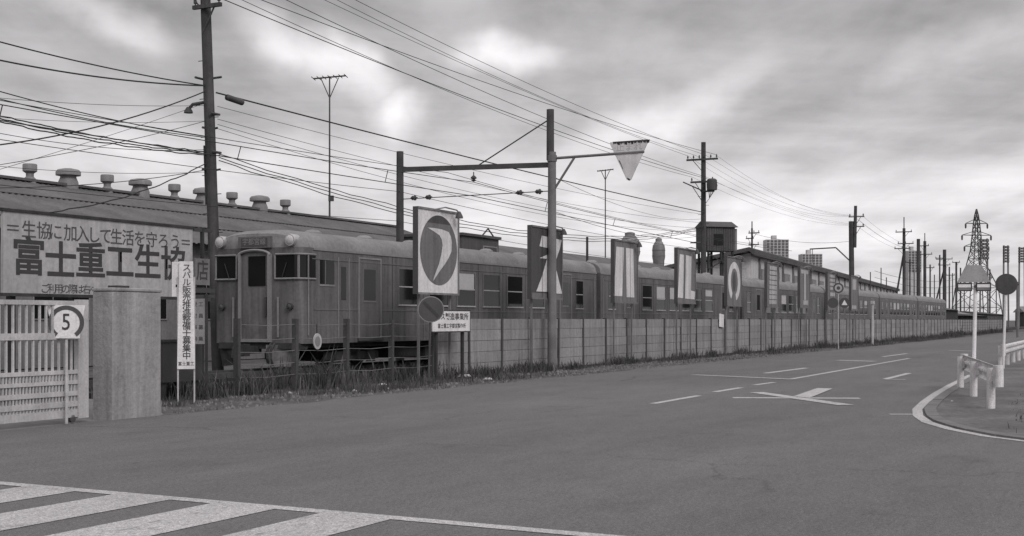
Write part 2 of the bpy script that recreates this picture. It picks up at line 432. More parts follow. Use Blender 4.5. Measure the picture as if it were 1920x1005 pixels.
# ------------------------------------------------------------------ factory hall behind the tracks
TR, TEV = 40.0, 33.0
s0f, s1f = -25.0, S(745, TR); ZR, ZE = 7.1, 4.7
fac = thing('factory_hall', 'long low factory hall with grey corrugated roof and ridge ventilators at left', 'building', 0, 0)
rf = MB(); n = 620; ds = (s1f - s0f) / n
for i in range(n):
    a, b = s0f + i * ds, s0f + (i + 1) * ds; za, zb = (0, .05) if i % 2 == 0 else (.05, 0)
    for (ta, zza, tb, zzb) in ((TEV - .6, ZE - .2, TR, ZR), (TR, ZR, 47, ZE)):
        rf.poly([(a, ta, zza + za), (b, ta, zza + zb), (b, tb, zzb + zb), (a, tb, zzb + za)])
rfo = rf.build('roof', M['roofing'], fac)
MB().box(s0f, s1f, TR - .25, TR + .25, ZR + .02, ZR + .12).build('ridge_cap', M['roofing'], rfo)
for zz in (.33, .66):
    tt = TEV - .6 + (TR - TEV + .6) * zz; z0 = ZE - .2 + (ZR - ZE + .2) * zz
    MB().box(s0f, s1f, tt - .06, tt + .06, z0 + .055, z0 + .075).build('sheet_joint', M['wall'], rfo)
wl = MB(); wl.box(s0f, s1f - .6, TEV, 46.4, 0, ZE - .12)
wl.build('wall', M['wall'], fac)
MB().prism_s([(TEV, ZE - .1), (46.4, ZE - .1), (TR, ZR - .06)], s1f - .62, s1f - .4).build('gable_wall', M['wall'], fac)
for k in range(14):
    ws = 8 + k * 4
    w = MB().box(ws, ws + 2.6, TEV - .04, TEV + .02, 1.6, 3.4).build('window', M['trim'], fac)
    for j in range(3): MB().box(ws + .06 + j * .84, ws + .06 + j * .84 + .78, TEV - .06, TEV - .03, 1.66, 3.34).build('pane', M['glass'], w)
for i, x in enumerate((56, 128, 201, 263, 327, 382, 435, 487, 535)):
    ss = S(x, TR); bigv = i % 2 == 1
    vk = .9; v = thing('roof_ventilator', ('wide mushroom-capped' if bigv else 'small drum-headed') + ' ventilator on the factory ridge, %s from the left' % ORD[i], 'ventilator', ss, TR, ZR + .1, group='ventilators along the factory ridge'); v.scale = (vk, vk, vk)
    if bigv:
        MB().lathe([(.45, -.35), (.45, .1), (.36, .32), (.36, .45)], 16).build('base', M['vent'], v, True)
        MB().lathe([(.56, .42), (.56, .58), (.48, .68), (.2, .74), (.02, .76)], 18).build('cap', M['vent'], v, True)
    else:
        MB().lathe([(.3, -.3), (.26, .05), (.17, .14), (.17, .34)], 14).build('neck', M['vent'], v, True)
        MB().lathe([(.17, .28), (.31, .38), (.31, .66), (.29, .7), (.02, .72)], 16).build('head', M['vent'], v, True)

# ------------------------------------------------------------------ gate, pillar, signs at the left
TG = 15.05
gate = thing('factory_gate', 'pale barred sliding gate at the left edge beside the concrete pillar', 'gate', 0, TG)
ga, gb = 11.0, 15.72
for z0, z1 in ((1.83, 1.9), (1.3, 1.4), (.76, .82), (.6, .655), (.42, .49), (.25, .33), (.08, .2)):
    MB().box(ga, gb - .2, -.03, .03, z0, z1).build('rail', M['gate'], gate)
MB().box(gb - .22, gb, -.045, .045, .06, 1.92).build('gate_stile', M['gate'], gate)
bu = MB().box(-.014, .014, -.016, .016, .8, 1.84).mesh('bar', M['gate']); bd = MB().box(-.012, .012, -.014, .014, .12, .8).mesh('bar', M['gate'])
k = ga + .1
while k < gb - .25:
    for me, xx in ((bu, k), (bd, k), (bd, k + .065)):
        o = bpy.data.objects.new('bar', me); C.objects.link(o); o.parent = gate; o.location = (xx, 0, 0)
    k += .13
for xx in (11.6, 13.6, 15.4):
    MB().tube([(xx, -.03, .06), (xx, .03, .06)], .06, 14).build('gate_wheel', M['steel'], gate)
pil = thing('gate_pillar', 'broad rendered concrete gate pillar with a flat cap beside the barred gate', 'pillar', 16.05, 14.82)
for nm_, dims in (('shaft', (0, 1.15, 0, .42, -.05, 2.06)), ('cap', (-.015, 1.165, -.015, .435, 2.062, 2.12))):
    o = MB().box(*dims).build(nm_, M['pillar'], pil); bv = o.modifiers.new('bevel', 'BEVEL'); bv.width = .018; bv.segments = 3
MB().box(.22, .5, .1, .3, 2.122, 2.16).build('lamp_base', M['black'], pil)

TS5 = 14.9; s5 = S(124, TS5)
sg = thing('speed_sign', 'round speed limit sign reading 5 on an eared plate before the gate bars', 'sign', s5, TS5, rz=R(14))
zc5 = Zt(605, s5, TS5); ppm = F / Yd(s5, TS5)
MB().plate([(-.28, .27), (.28, .27), (.24, .05), (.2, -.2), (.2, -.24), (-.2, -.24), (-.2, -.2), (-.24, .05)], 0, .02).build('plate', M['white'], sg, loc=(0, 0, zc5))
rg = MB(); oo = ring2(0, 0, .265, .265, 40); ii = ring2(0, 0, .2, .2, 40)
for i in range(40):
    if 26 <= i <= 33: continue
    j = (i + 1) % 40; rg.poly([(oo[i][0], -.005, oo[i][1]), (oo[j][0], -.005, oo[j][1]), (ii[j][0], -.005, ii[j][1]), (ii[i][0], -.005, ii[i][1])])
rg.build('ring', M['disc'], sg, loc=(0, 0, zc5))
lettering('5', .36, M['ink'], sg, (0, -.006, zc5), bold=.004, sx=.8)
MB().tube([(0, .05, 0), (0, .05, zc5 + .1)], .025, 10).build('post', M['gate'], sg)

TB = 19.0
bs0, bs1 = S(6, TB), S(361, TB); bz0, bz1 = 2.0, 3.62
bz1 = Zt(412, S(180, TB), TB); bz0 = Zt(553, S(180, TB), TB)
bb = thing('billboard', 'large white billboard with black characters behind the gate and pillar', 'billboard', bs0, TB)
bw_ = bs1 - bs0
MB().box(0, bw_, 0, .06, bz0, bz1).build('panel', M['board_white'], bb)
MB().box(-.05, bw_ + .05, -.03, .09, bz1 + .002, bz1 + .05).build('frame_rail', M['wood'], bb)
MB().box(-.05, bw_ + .05, -.03, .09, bz0 - .06, bz0 - .002).build('frame_rail', M['wood'], bb)
for xx in (.3, bw_ * .35, bw_ * .68, bw_ - .2): MB().box(xx - .06, xx + .06, .065, .185, 0, bz1).build('post', M['wood'], bb)
MB().box(bw_ + .0, bw_ + .62, -.05, -.01, bz1 - .05, bz1 + .03).build('lamp_bracket', M['black'], bb)
def on_bill(x, y): s = S(x, TB); return s - bs0, Zt(y, s, TB)
for ch, x, y in zip('富士重工生協', (54, 114, 170, 225, 277, 326), (486, 493, 493, 495, 496, 499)):
    lx, lz = on_bill(x, y); lettering(ch, .76 if ch != '店' else .6, M['ink'], bb, (lx, -.006, lz), bold=.02, sx=1.12 if ch != '店' else .95)
for i, ch in enumerate('＝生協に加入して生活を守ろう＝'):
    xs = [24, 54, 82, 104, 132, 155, 176, 198, 218, 240, 262, 284, 306, 328, 348]
    x = xs[i]; lx, lz = on_bill(x, 430 + (x - 24) * .083); lettering(ch, .35, M['disc'], bb, (lx, -.006, lz), bold=.004, sx=1.08)
for i, ch in enumerate('ご利用の際は右へ'):
    x = 84 + i * 13; lx, lz = on_bill(x, 542 + (x - 84) * .02); lettering(ch, .2, M['disc'], bb, (lx, -.006, lz), bold=.002, sx=1.2)

s7 = S(366, 18.9); z7a, z7b = Zt(534, s7, 18.9), Zt(484, s7, 18.9)
sb7 = thing('small_sign', 'small dull sign with one character between billboard and railcar', 'sign', s7, 18.9)
MB().box(0, .5, 0, .04, z7a, z7b).build('panel', M['steel_mid'], sb7)
lettering('店', .48, M['ink'], sb7, (.25, -.006, (z7a + z7b) / 2), bold=.008, sx=.9)
MB().box(.3, .37, .045, .11, 0, z7b + .7).build('post', M['wood'], sb7)
MB().box(-.02, .52, -.02, .0, z7a - .17, z7a - .06).build('crosspiece', M['black'], sb7)
MB().box(-.02, .52, -.02, .0, z7a - .36, z7a - .27).build('crosspiece', M['black'], sb7)

# narrow recruiting sign, small notice board, dark crate
TV = 16.7
sv = S(349, TV); Yv = Yd(sv, TV)
vs_ = thing('vertical_sign', 'tall narrow white sign of vertical black characters on thin legs beside the pillar', 'sign', sv, TV, rz=R(12))
z0, z1 = Zt(692, sv, TV), Zt(490, sv, TV)
MB().plate([(-.17, z0), (.17, z0), (.13, z1), (-.13, z1)], 0, .025).build('panel', M['white'], vs_)
for xx in (-.155, .155): MB().box(xx - .015, xx + .015, .027, .055, 0, z1 - .3).build('leg', M['gate'], vs_)
txt = 'スバル販売推進整備士募集中'
for i, ch in enumerate(txt): lettering(ch, .16, M['ink'], vs_, (.01, -.005, z1 - .13 - i * (z1 - z0 - .38) / 12), bold=.008, sx=1.05)
lettering('富士重工', .085, M['ink'], vs_, (0, -.005, z0 + .1), bold=.004, sx=.9)
MB().box(-.27, -.12, .06, .075, Zt(556, sv, TV), z1 - .01).build('side_panel', M['white'], vs_)
MB().box(-.2, .2, .057, .06, z1 - .5, z1 - .45).build('batten', M['wood'], vs_)
TN = 17.3; sn = S(371, TN)
nb = thing('notice_board', 'small grey notice board on a dark post behind the tall narrow sign', 'sign', sn, TN, rz=R(12))
z0, z1 = Zt(645, sn, TN), Zt(560, sn, TN)
MB().box(-.14, .14, 0, .03, z0, z1).build('panel', M['trim'], nb)
for cx, st_ in ((.06, '工員募集'), (-.06, '受付事務')):
    for i, ch in enumerate(st_): lettering(ch, .1, M['ink'], nb, (cx, -.005, z1 - .12 - i * (z1 - z0 - .22) / 3), bold=.003)
MB().box(.14, .2, -.01, .05, 0, z1 + .1).build('post', M['wood'], nb)
MB().box(-.16, .34, .035, .07, z1 + .12, z1 + .2).build('crosspiece', M['black'], nb)
MB().box(-.16, .34, .035, .07, z1 + .02, z1 + .08).build('crosspiece', M['black'], nb)
cr = thing('dark_bin', 'dark wooden bin standing behind the tall narrow sign and pillar', 'bin', S(306, 17.6), 17.6)
MB().box(0, 1.2, 0, .7, .35, 1.15).build('bin_body', M['black'], cr)
MB().box(-.03, 1.23, -.03, .73, 1.152, 1.2).build('lid', M['wood'], cr)
for xx in (.05, 1.05):
    for yy in (.05, .55): MB().box(xx, xx + .1, yy, yy + .1, 0, .35).build('leg', M['wood'], cr)

# ------------------------------------------------------------------ train
HW, ZF, ZG, ZT = 1.45, .98, 3.5, 4.0
def roof_prof(hw=HW, zg=ZG, zt=ZT, n=12):
    out = []
    for i in range(n + 1):
        a = math.pi * i / n; c = math.cos(a); s_ = math.sin(a)
        out.append((HW - hw * math.copysign(abs(c) ** .62, c), zg + (zt - zg) * s_ ** .8))
    return out
def loft(rings, close=True):
    mb = MB(); k = len(rings[0])
    for r in rings: mb.v += r
    for i in range(len(rings) - 1):
        for j in range(k - 1 if not close else k):
            a = i * k + j; b = i * k + (j + 1) % k; mb.f.append((a, b, b + k, a + k))
    return mb
def side_window(root, x0, x1, z0=2.06, z1=3.1, blind=0., two=True):
    w = MB()
    for (a, b, c, d) in ((x0 - .05, x1 + .05, z1, z1 + .045), (x0 - .05, x0, z0, z1), (x1, x1 + .05, z0, z1)):
        w.box(a, b, -.018, .03, c, d)
    wo_ = w.build('window', M['body_light'], root)
    MB().box(x0, x1, -.004, .02, z0, z1).build('pane', M['glass'], wo_)
    MB().box(x0 - .05, x1 + .05, -.035, .03, z0 - .045, z0 - .001).build('sill', M['sill'], wo_)
    if two: MB().box(x0 + .001, x1 - .001, -.014, .018, (z0 + z1) / 2 - .018, (z0 + z1) / 2 + .018).build('sash_bar', M['sill'], wo_)
    if blind > 0: MB().box(x0 + .04, x1 - .04, -.009, .01, z1 - blind * (z1 - z0), z1 - .002).build('blind', M['blind'], wo_)
    return wo_
def bogie(root, x, wheels=True):
    b = MB(); b.box(x - 1.35, x + 1.35, .36, .46, .5, .72); b.box(x - 1.35, x + 1.35, 2.3, 2.4, .5, .72); b.box(x - .2, x + .2, .36, 2.4, .6, .85)
    for dx in (-.85, .85):
        b.box(x + dx - .18, x + dx + .18, .27, .36, .42, .74); b.box(x + dx - .09, x + dx + .09, .36, 2.4, .46, .64)
    for dx in (-.25, .25): b.tube([(x + dx, .38, .5), (x + dx, .38, .92)], .09, 8)
    bo = b.build('bogie', M['under'], root)
    wm = MB().tube([(0, 0, 0), (0, .12, 0)], .43, 24).mesh('wheel', M['under'])
    for dx in (-.85, .85):
        for yy in (.74, 1.81):
            o = bpy.data.objects.new('wheel', wm); C.objects.link(o); o.parent = bo; o.location = (x + dx, yy, .73)
def side_door(root, x0, x1, z0=1.1, z1=3.3):
    d = MB()
    for (a, b, c, e) in ((x0 - .06, x0, z0, z1), (x1, x1 + .06, z0, z1), (x0 - .06, x1 + .06, z1, z1 + .05)): d.box(a, b, -.02, .03, c, e)
    do = d.build('door', M['trim'], root)
    MB().box(x0 + .02, x1 - .02, -.008, .02, z0, z1 - .02).build('leaf', M['body'], do)
    MB().box(x0 + .25, x1 - .25, -.012, .015, 2.15, 3.02).build('pane', M['glass'], do)
    MB().box(x0 + .22, x1 - .22, -.02, .01, 2.1, 2.145).build('sill', M['trim'], do)
    MB().box(x0 - .1, x1 + .1, -.06, .05, z0 - .08, z0 - .002).build('step', M['steel'], do)
def railcar(label, L=20.3, cab=False):
    root = thing('railcar', label, 'railcar', 0, 0, group='railcars standing on the track behind the fence')
    secs = [(0, 1.22, 0.), (.03, 1.31, .03), (.1, 1.385, .05), (.22, 1.435, .06), (.4, HW, .06)] if cab else [(0, HW, .06)]
    secs.append((L, HW, .06))
    rb = []
    for x, hw, _ in secs: rb.append([(x, HW - hw, ZF), (x, HW - hw, 1.3), (x, HW - hw, ZG), (x, HW + hw, ZG), (x, HW + hw, 1.3), (x, HW + hw, ZF)])
    b = loft(rb); k = 6; b.f.append(tuple(range(k))); b.f.append(tuple(len(b.v) - k + i for i in range(k)))
    b.build('body', M['body'], root, True)
    rr = []
    for x, hw, dz in secs:
        zt = ZT if not cab else ZT - (.12 - min(x, .4) * .3); rr.append([(x, y, z + .001) for y, z in roof_prof(hw, ZG, zt)])
    if cab: rr.insert(-1, [(2.2, y, z + .001) for y, z in roof_prof(HW, ZG, ZT)])
    r = loft(rr); k = len(rr[0]); r.f.append(tuple(range(k))); r.f.append(tuple(len(r.v) - k + i for i in range(k)))
    ro = r.build('roof', M['roof'], root, True)
    MB().box(.5 if cab else 0, L, -.025, .02, ZG - .06, ZG - .002).build('rain_gutter', M['trim'], root)
    MB().box(.55 if cab else 0, L, -.012, .02, 1.86, 1.9).build('belt_line', M['body_light'], root)
    for i in range(7):
        x = 2.6 + i * 2.7; MB().lathe([(.26, .0), (.26, .1), (.16, .17), (.02, .19)], 12, (x, HW, ZT - .04)).build('roof_vent', M['trim'], ro, True)
    side_door(root, 2.75, 3.85); side_door(root, L - 3.6, L - 2.6)
    for q in range(1, 11):
        if 3.9 < q * 1.82 + 2.7 < L - 3.8: MB().box(q * 1.82 + 2.71, q * 1.82 + 2.724, -.006, .01, 1.02, 3.42).build('panel_seam', M['black'], root)
    MB().box(.45, L, -.016, .01, 3.2, 3.225).build('drip_strip', M['body_light'], root)
    x = 4.9; i = 0
    while x + 1.2 < L - 4.0:
        side_window(root, x, x + 1.18, blind=(.0, .55, .5, 0, 0, .3, .5, 0)[i % 8]); x += 1.82; i += 1
    side_window(root, L - 2.1, L - 1.4)
    if not cab: side_window(root, .9, 1.6)
    for xx in (.25, L - .28): MB().box(xx, xx + .03, -.03, -.003, 1.2, 3.3).build('handrail', M['trim'], root)
    bogie(root, 3.0); bogie(root, L - 3.0)
    for x0, x1, z0 in ((5.2, 6.6, .5), (7.0, 9.6, .42), (10.1, 11.2, .5), (11.6, 13.6, .45), (14.0, 15.0, .55)):
        MB().box(x0, x1, .3, 2.4, z0, ZF - .003).build('underfloor_box', M['under'], root)
    MB().box(.1, L - .1, .2, 2.56, ZF - .12, ZF - .002).build('underframe', M['under'], root)
    MB().box(L, L + .25, HW - .55, HW + .55, 1.05, 3.3).build('gangway', M['black'], root)
    if cab:
        # front end
        fd = MB()
        for (y0, y1, z0, z1) in ((HW - .5, HW - .44, 1.02, 3.34), (HW + .44, HW + .5, 1.02, 3.34)): fd.box(-.13, .02, y0, y1, z0, z1)
        arch = [(-.1, HW + .5 * math.cos(a), 3.3 + .14 * math.sin(a)) for a in [math.pi * q / 10 for q in range(11)]]
        fd.tube(arch, .038, 6); fd.box(-.13, .02, HW - .43, HW + .43, 1.02, 1.1)
        fo = fd.build('gangway_door', M['trim'], root)
        MB().box(-.06, .01, HW - .43, HW + .43, 1.1, 3.38).build('leaf', M['body'], fo)
        MB().box(-.08, -.05, HW - .34, HW + .2, 2.5, 3.28).build('pane', M['glass'], fo)
        MB().box(-.11, -.06, HW - .38, HW - .33, 1.7, 2.2).build('handle', M['steel'], fo)
        for sgn in (-1, 1):
            yc = HW + sgn * .8
            pts = [(HW + sgn * .62, -.012), (HW + sgn * 1.22, -.005), (HW + sgn * 1.315, .025), (HW + sgn * 1.39, .09), (HW + sgn * 1.44, .2), (HW + sgn * 1.453, .42), (HW + sgn * 1.453, .62)]
            gl = MB(); 
            for (ya, xa), (yb, xb) in zip(pts, pts[1:]):
                ex = -.012; ey = sgn * .008
                gl.poly([(xa + ex, ya + ey, 2.7), (xb + ex, yb + ey, 2.7), (xb + ex, yb + ey, 3.3), (xa + ex, ya + ey, 3.3)])
            wnd = gl.build('windscreen', M['glass'], root)
            for zz in (2.68, 3.32):
                MB().tube([(xa - .02, ya + sgn * .012, zz) for ya, xa in pts], .028, 6).build('surround', M['trim'], wnd)
            MB().bar((.03, HW + sgn * 1.33, 2.68), (.03, HW + sgn * 1.33, 3.32), .05).build('pillar', M['trim'], wnd)
            MB().bar((-.02, HW + sgn * .62, 2.68), (-.02, HW + sgn * .62, 3.32), .045).build('surround', M['trim'], wnd)
            MB().bar((-.05, HW + sgn * .85, 2.7), (-.05, HW + sgn * 1.0, 3.1), .015).build('wiper', M['black'], wnd)
            hl = MB().tube([(.2, HW + sgn * 1.13, 3.7), (-.04, HW + sgn * 1.13, 3.68), (-.1, HW + sgn * 1.13, 3.68)], [.14, .165, .15], 20).build('headlight', M['chrome'], root, True)
            MB().tube([(-.105, HW + sgn * 1.13, 3.68), (-.125, HW + sgn * 1.13, 3.68), (-.14, HW + sgn * 1.13, 3.68)], [.125, .1, .03], 18).build('lens', M['lens'], hl, True)
            tl = MB().tube([(.05, HW + sgn * 1.1, 1.95), (-.08, HW + sgn * 1.1, 1.95)], .09, 14).build('tail_light', M['black'], root, True)
            MB().tube([(-.081, HW + sgn * 1.1, 1.95), (-.1, HW + sgn * 1.1, 1.95)], [.065, .04], 12).build('lens', M['disc'], tl, True)
            MB().box(-.06, -.02, HW + sgn * .72 - .02, HW + sgn * .72 + .02, 1.15, 2.2).build('handrail', M['trim'], root)
            pl = MB(); y0, y1 = sorted((HW + sgn * .45, HW + sgn * 1.25))
            pl.v = [(-.12, HW + sgn * .4, .95), (.1, HW + sgn * 1.3, .95), (.12, HW + sgn * 1.2, .36), (-.2, HW + sgn * .45, .42)] + [(-.08, HW + sgn * .4, .95), (.14, HW + sgn * 1.3, .95), (.16, HW + sgn * 1.2, .36), (-.16, HW + sgn * .45, .42)]
            pl.f = [(0, 1, 2, 3), (7, 6, 5, 4), (0, 4, 5, 1), (1, 5, 6, 2), (2, 6, 7, 3), (3, 7, 4, 0)]
            pl.build('snow_guard', M['body_light' if sgn < 0 else 'under'], root)
            for q, hy in enumerate((.5, .62)):
                MB().tube([(-.03, HW + sgn * hy, 1.0), (-.18, HW + sgn * hy, .85), (-.22, HW + sgn * hy, .6), (-.12, HW + sgn * hy, .42)], .03, 8).build('hose', M['under'], root)
        db = MB().box(-.09, .3, HW - .52, HW + .52, 3.5, 3.8).build('destination_board', M['body_light'], root)
        MB().box(-.1, -.09, HW - .42, HW + .42, 3.54, 3.76).build('glass', M['disc'], db)
        lettering('宇都宮線', .19, M['trim'], db, (-.106, HW, 3.65), bold=.006, rot=(R(90), 0, R(-90)))
        cp = MB(); cp.box(-.55, .1, HW - .1, HW + .1, .72, .92); cp.box(-.75, -.5, HW - .17, HW + .17, .66, .98); cp.box(-.86, -.7, HW - .16, HW + .02, .68, .96)
        cp.build('coupler', M['under'], root)
        MB().box(-.04, .4, .1, 2.66, .84, 1.0).build('buffer_beam', M['under'], root)
        # cab side windows
        sw = MB(); sw.box(.8, 1.52, -.015, .02, 2.5, 2.55); so = sw.build('cab_window', M['trim'], root)
        MB().box(.82, 1.05, -.008, .02, 2.56, 3.22).build('pane', M['glass'], so)
        MB().box(1.12, 1.5, -.008, .02, 2.56, 3.22).build('pane', M['glass'], so)
        cd = MB(); cd.box(1.68, 1.71, -.02, .02, 1.1, 3.3); cd.box(2.2, 2.23, -.02, .02, 1.1, 3.3); co = cd.build('cab_door', M['trim'], root)
        MB().box(1.85, 2.08, -.008, .02, 2.15, 3.05).build('pane', M['glass'], co)
    return root
S_TRAIN = 28.15
place(railcar('leading dark railcar with twin headlights and gangway door beside the open posts', 20.3, True), S_TRAIN, T_TRAIN)
car0 = railcar('second railcar from the front, behind the two-stroke and the L-footed boards')
for i in range(5):
    c = car0 if i == 0 else copy_tree(car0)
    place(c, S_TRAIN + 20.75 * (i + 1), T_TRAIN)
    if i: c['label'] = '%s railcar from the front of the dark train behind the fence' % ORD[i + 1]

# ------------------------------------------------------------------ concrete fence
fen = thing('concrete_fence', 'long grey fence of concrete planks and posts along the road', 'fence', 0, T_FENCE)
P0, PB = 31.45, 2.15
pm = MB().box(-.05, .05, -.06, .06, -.05, 1.68).mesh('post', M['shaded_concrete_post'])
NB = 76
for i in range(-4, NB + 1):
    o = bpy.data.objects.new('post', pm); C.objects.link(o); o.parent = fen; o.location = (P0 + i * PB, 0, random.uniform(-.02, .01) - (.05 if i < 0 else 0)); o.rotation_euler = (random.uniform(-.008, .008), random.uniform(-.008, .008), 0)
pms = []
for v in range(3):
    pms.append(MB().box(.055, PB - .055, -.022 - .004 * v, .03, .004, .318).mesh('plank', M['concrete']))
for i in range(54):
    for j in range(5):
        o = bpy.data.objects.new('plank', random.choice(pms)); C.objects.link(o); o.parent = fen
        o.location = (P0 + i * PB, random.uniform(-.008, .008), .02 + j * .324)
far = MB()
for i in range(54, NB):
    for j in range(5): far.box(P0 + i * PB + .065, P0 + (i + 1) * PB - .065, -.03, .028, .02 + j * .324 + .008, .02 + j * .324 + .312)
fo = far.build('far_planks', M['concrete'], fen); fo['kind'] = 'stuff'
for zz in (.35, .62, .9, 1.18, 1.5):
    for i in range(-4, 0):
        MB().tube([(P0 + i * PB + .06, -.03, zz), (P0 + (i + .5) * PB, -.03, zz - .03), (P0 + (i + 1) * PB - .06, -.03, zz)], .008, 5).build('strand', M['steel_mid'], fen)
so_ = S(597, T_FENCE - .1)
ov = thing('oval_plate', 'small pale oval plate hung on the strands before the leading railcar', 'plate', so_, T_FENCE - .06)
zc_ = Zt(640, so_, T_FENCE); MB().plate(ring2(0, zc_, .17, .19, 24), -.02, 0).build('plate', M['graphic_dim'], ov)
MB().plate(ring2(0, zc_, .11, .12, 20), -.026, -.022).build('emblem', M['trim'], ov)
MB().box(-.01, .01, -.01, .02, zc_, 1.5).build('hanger', M['steel'], ov)
sw_ = S(1353, 17.5)
wp = thing('white_notice', 'small tilted white plate fixed to the concrete fence', 'notice', sw_, 17.52, Zt(601, sw_, 17.5), group=None)
wp.rotation_euler = (0, R(4), TH)
MB().box(-.33, .33, -.03, 0, -.3, .3).build('plate', M['white'], wp)
MB().box(-.36, .36, .001, .02, -.05, .05).build('batten', M['wood'], wp)

# ------------------------------------------------------------------ row of square advertising boards
TA = 17.3; BW, BZ0, BZ1 = 2.42, 2.25, 4.58
def norm(pts, x0, x1, y0, y1): return [((x - x0) / (x1 - x0), 1 - (y - y0) / (y1 - y0)) for x, y in pts]
def bez(pts, n=10):   # smooth closed outline through points (Catmull-Rom)
    out = []; k = len(pts)
    for i in range(k):
        p0, p1, p2, p3 = (Vector(pts[(i + q) % k]) for q in (-1, 0, 1, 2))
        for j in range(n):
            u = j / n; out.append(tuple(.5 * ((2 * p1) + (p2 - p0) * u + (2 * p0 - 5 * p1 + 4 * p2 - p3) * u * u + (3 * p1 - p0 - 3 * p2 + p3) * u ** 3)))
    return out
def seg(p, q, n=6): return [(p[0] + (q[0] - p[0]) * i / n, p[1] + (q[1] - p[1]) * i / n) for i in range(n)]
art = []
c1 = (70, 280, 72, 535)
art.append(('board_bright', [('board_dark', [(.507 + .455 * math.cos(a), .52 + .41 * math.sin(a)) for a in [2 * math.pi * i / 48 for i in range(48)]]),
    ('board_deep', [(.507 + .455 * math.cos(a), .52 + .41 * math.sin(a)) for a in [R(50) + R(80) * i / 20 for i in range(21)]]),
    ('graphic', norm([(118, 178), (150, 176), (190, 178), (226, 188), (238, 212), (243, 245), (240, 295), (226, 330), (205, 368), (180, 405), (160, 438), (146, 462), (150, 440), (162, 405), (176, 365), (188, 310), (194, 265), (190, 235), (178, 212), (150, 195)], *c1))]))
c2 = (660, 822, 178, 560)
art.append(('board_deep', [('board_dark', norm([(660, 527), (822, 530), (822, 558), (660, 556)], *c2)),
    ('graphic', norm([(712, 226), (818, 235), (808, 285), (797, 316), (788, 345), (700, 345), (746, 320), (768, 290), (700, 283)], *c2)),
    ('graphic', norm([(746, 318), (772, 300), (764, 400), (752, 470), (744, 520), (683, 520), (712, 440)], *c2)),
    ('graphic', norm([(762, 330), (788, 328), (788, 400), (806, 470), (821, 527), (790, 527), (776, 460), (764, 400)], *c2))]))
c3 = (195, 325, 235, 635)
art.append(('board_pale', [('graphic', norm([(206, 280), (247, 280), (238, 590), (192, 590)], *c3)), ('graphic', norm([(258, 280), (300, 280), (306, 595), (262, 595)], *c3))]))
c4 = (588, 685, 300, 645)
art.append(('board_pale', [('graphic', norm([(600, 340), (623, 340), (618, 610), (590, 608)], *c4)), ('graphic', norm([(632, 340), (662, 345), (660, 560), (683, 565), (680, 615), (628, 612)], *c4))]))
ring5 = [(.5 + .42 * math.sin(a), .5 + .40 * math.cos(a)) for a in [R(-150) + R(310) * i / 30 for i in range(31)]] + [(.5 + .24 * math.sin(a), .5 + .27 * math.cos(a)) for a in [R(160) - R(310) * i / 30 for i in range(31)]]
art.append(('board_pale', [('graphic', ring5), ('board_deep', [(.5 + .1 * math.cos(a), .5 + .2 * math.sin(a)) for a in [2 * math.pi * i / 20 for i in range(20)]])]))
art.append(('board_pale', [('graphic_dim', [(.18, .08 + .108 * i), (.8, .08 + .108 * i), (.8, .08 + .108 * i + .088), (.18, .08 + .108 * i + .088)]) for i in range(8)]))
art.append(('board_pale', [('graphic_dim', [(.1, .84), (.85, .84), (.85, .93), (.1, .93)]), ('graphic_dim', [(.4, .2), (.6, .2), (.6, .84), (.4, .84)]), ('graphic_dim', [(.3, .08), (.8, .08), (.8, .19), (.3, .19)])]))
art.append(('board_pale', [('graphic_dim', [(.25, .93 - .11 * i), (.85, .93 - .11 * i), (.85, .86 - .11 * i), (.25, .86 - .11 * i)]) for i in range(4)] + [('graphic_dim', [(.25, .36), (.85, .36), (.85, .46), (.25, .46)])]))
art.append(('board_pale', [('graphic_dim', [(.15, .05), (.75, .05), (.75, .15), (.15, .15)]), ('graphic_dim', [(.2, .6), (.7, .6), (.7, .9), (.2, .9)])]))
lab = ['white advertising board with dark disc and white curved stroke, leftmost of the row', 'dark advertising board with white forked character, partly behind the steel pole',
       'grey advertising board with two upright white strokes above the fence', 'grey advertising board with two white strokes, the right one footed',
       'grey advertising board with a pale open ring above the fence', 'grey advertising board with a pale ladder of stacked bars',
       'far grey advertising board with a pale capital-I shape', 'far grey advertising board with four short pale bars behind round traffic signs', 'farthest grey advertising board, last of the row before the tall pole']
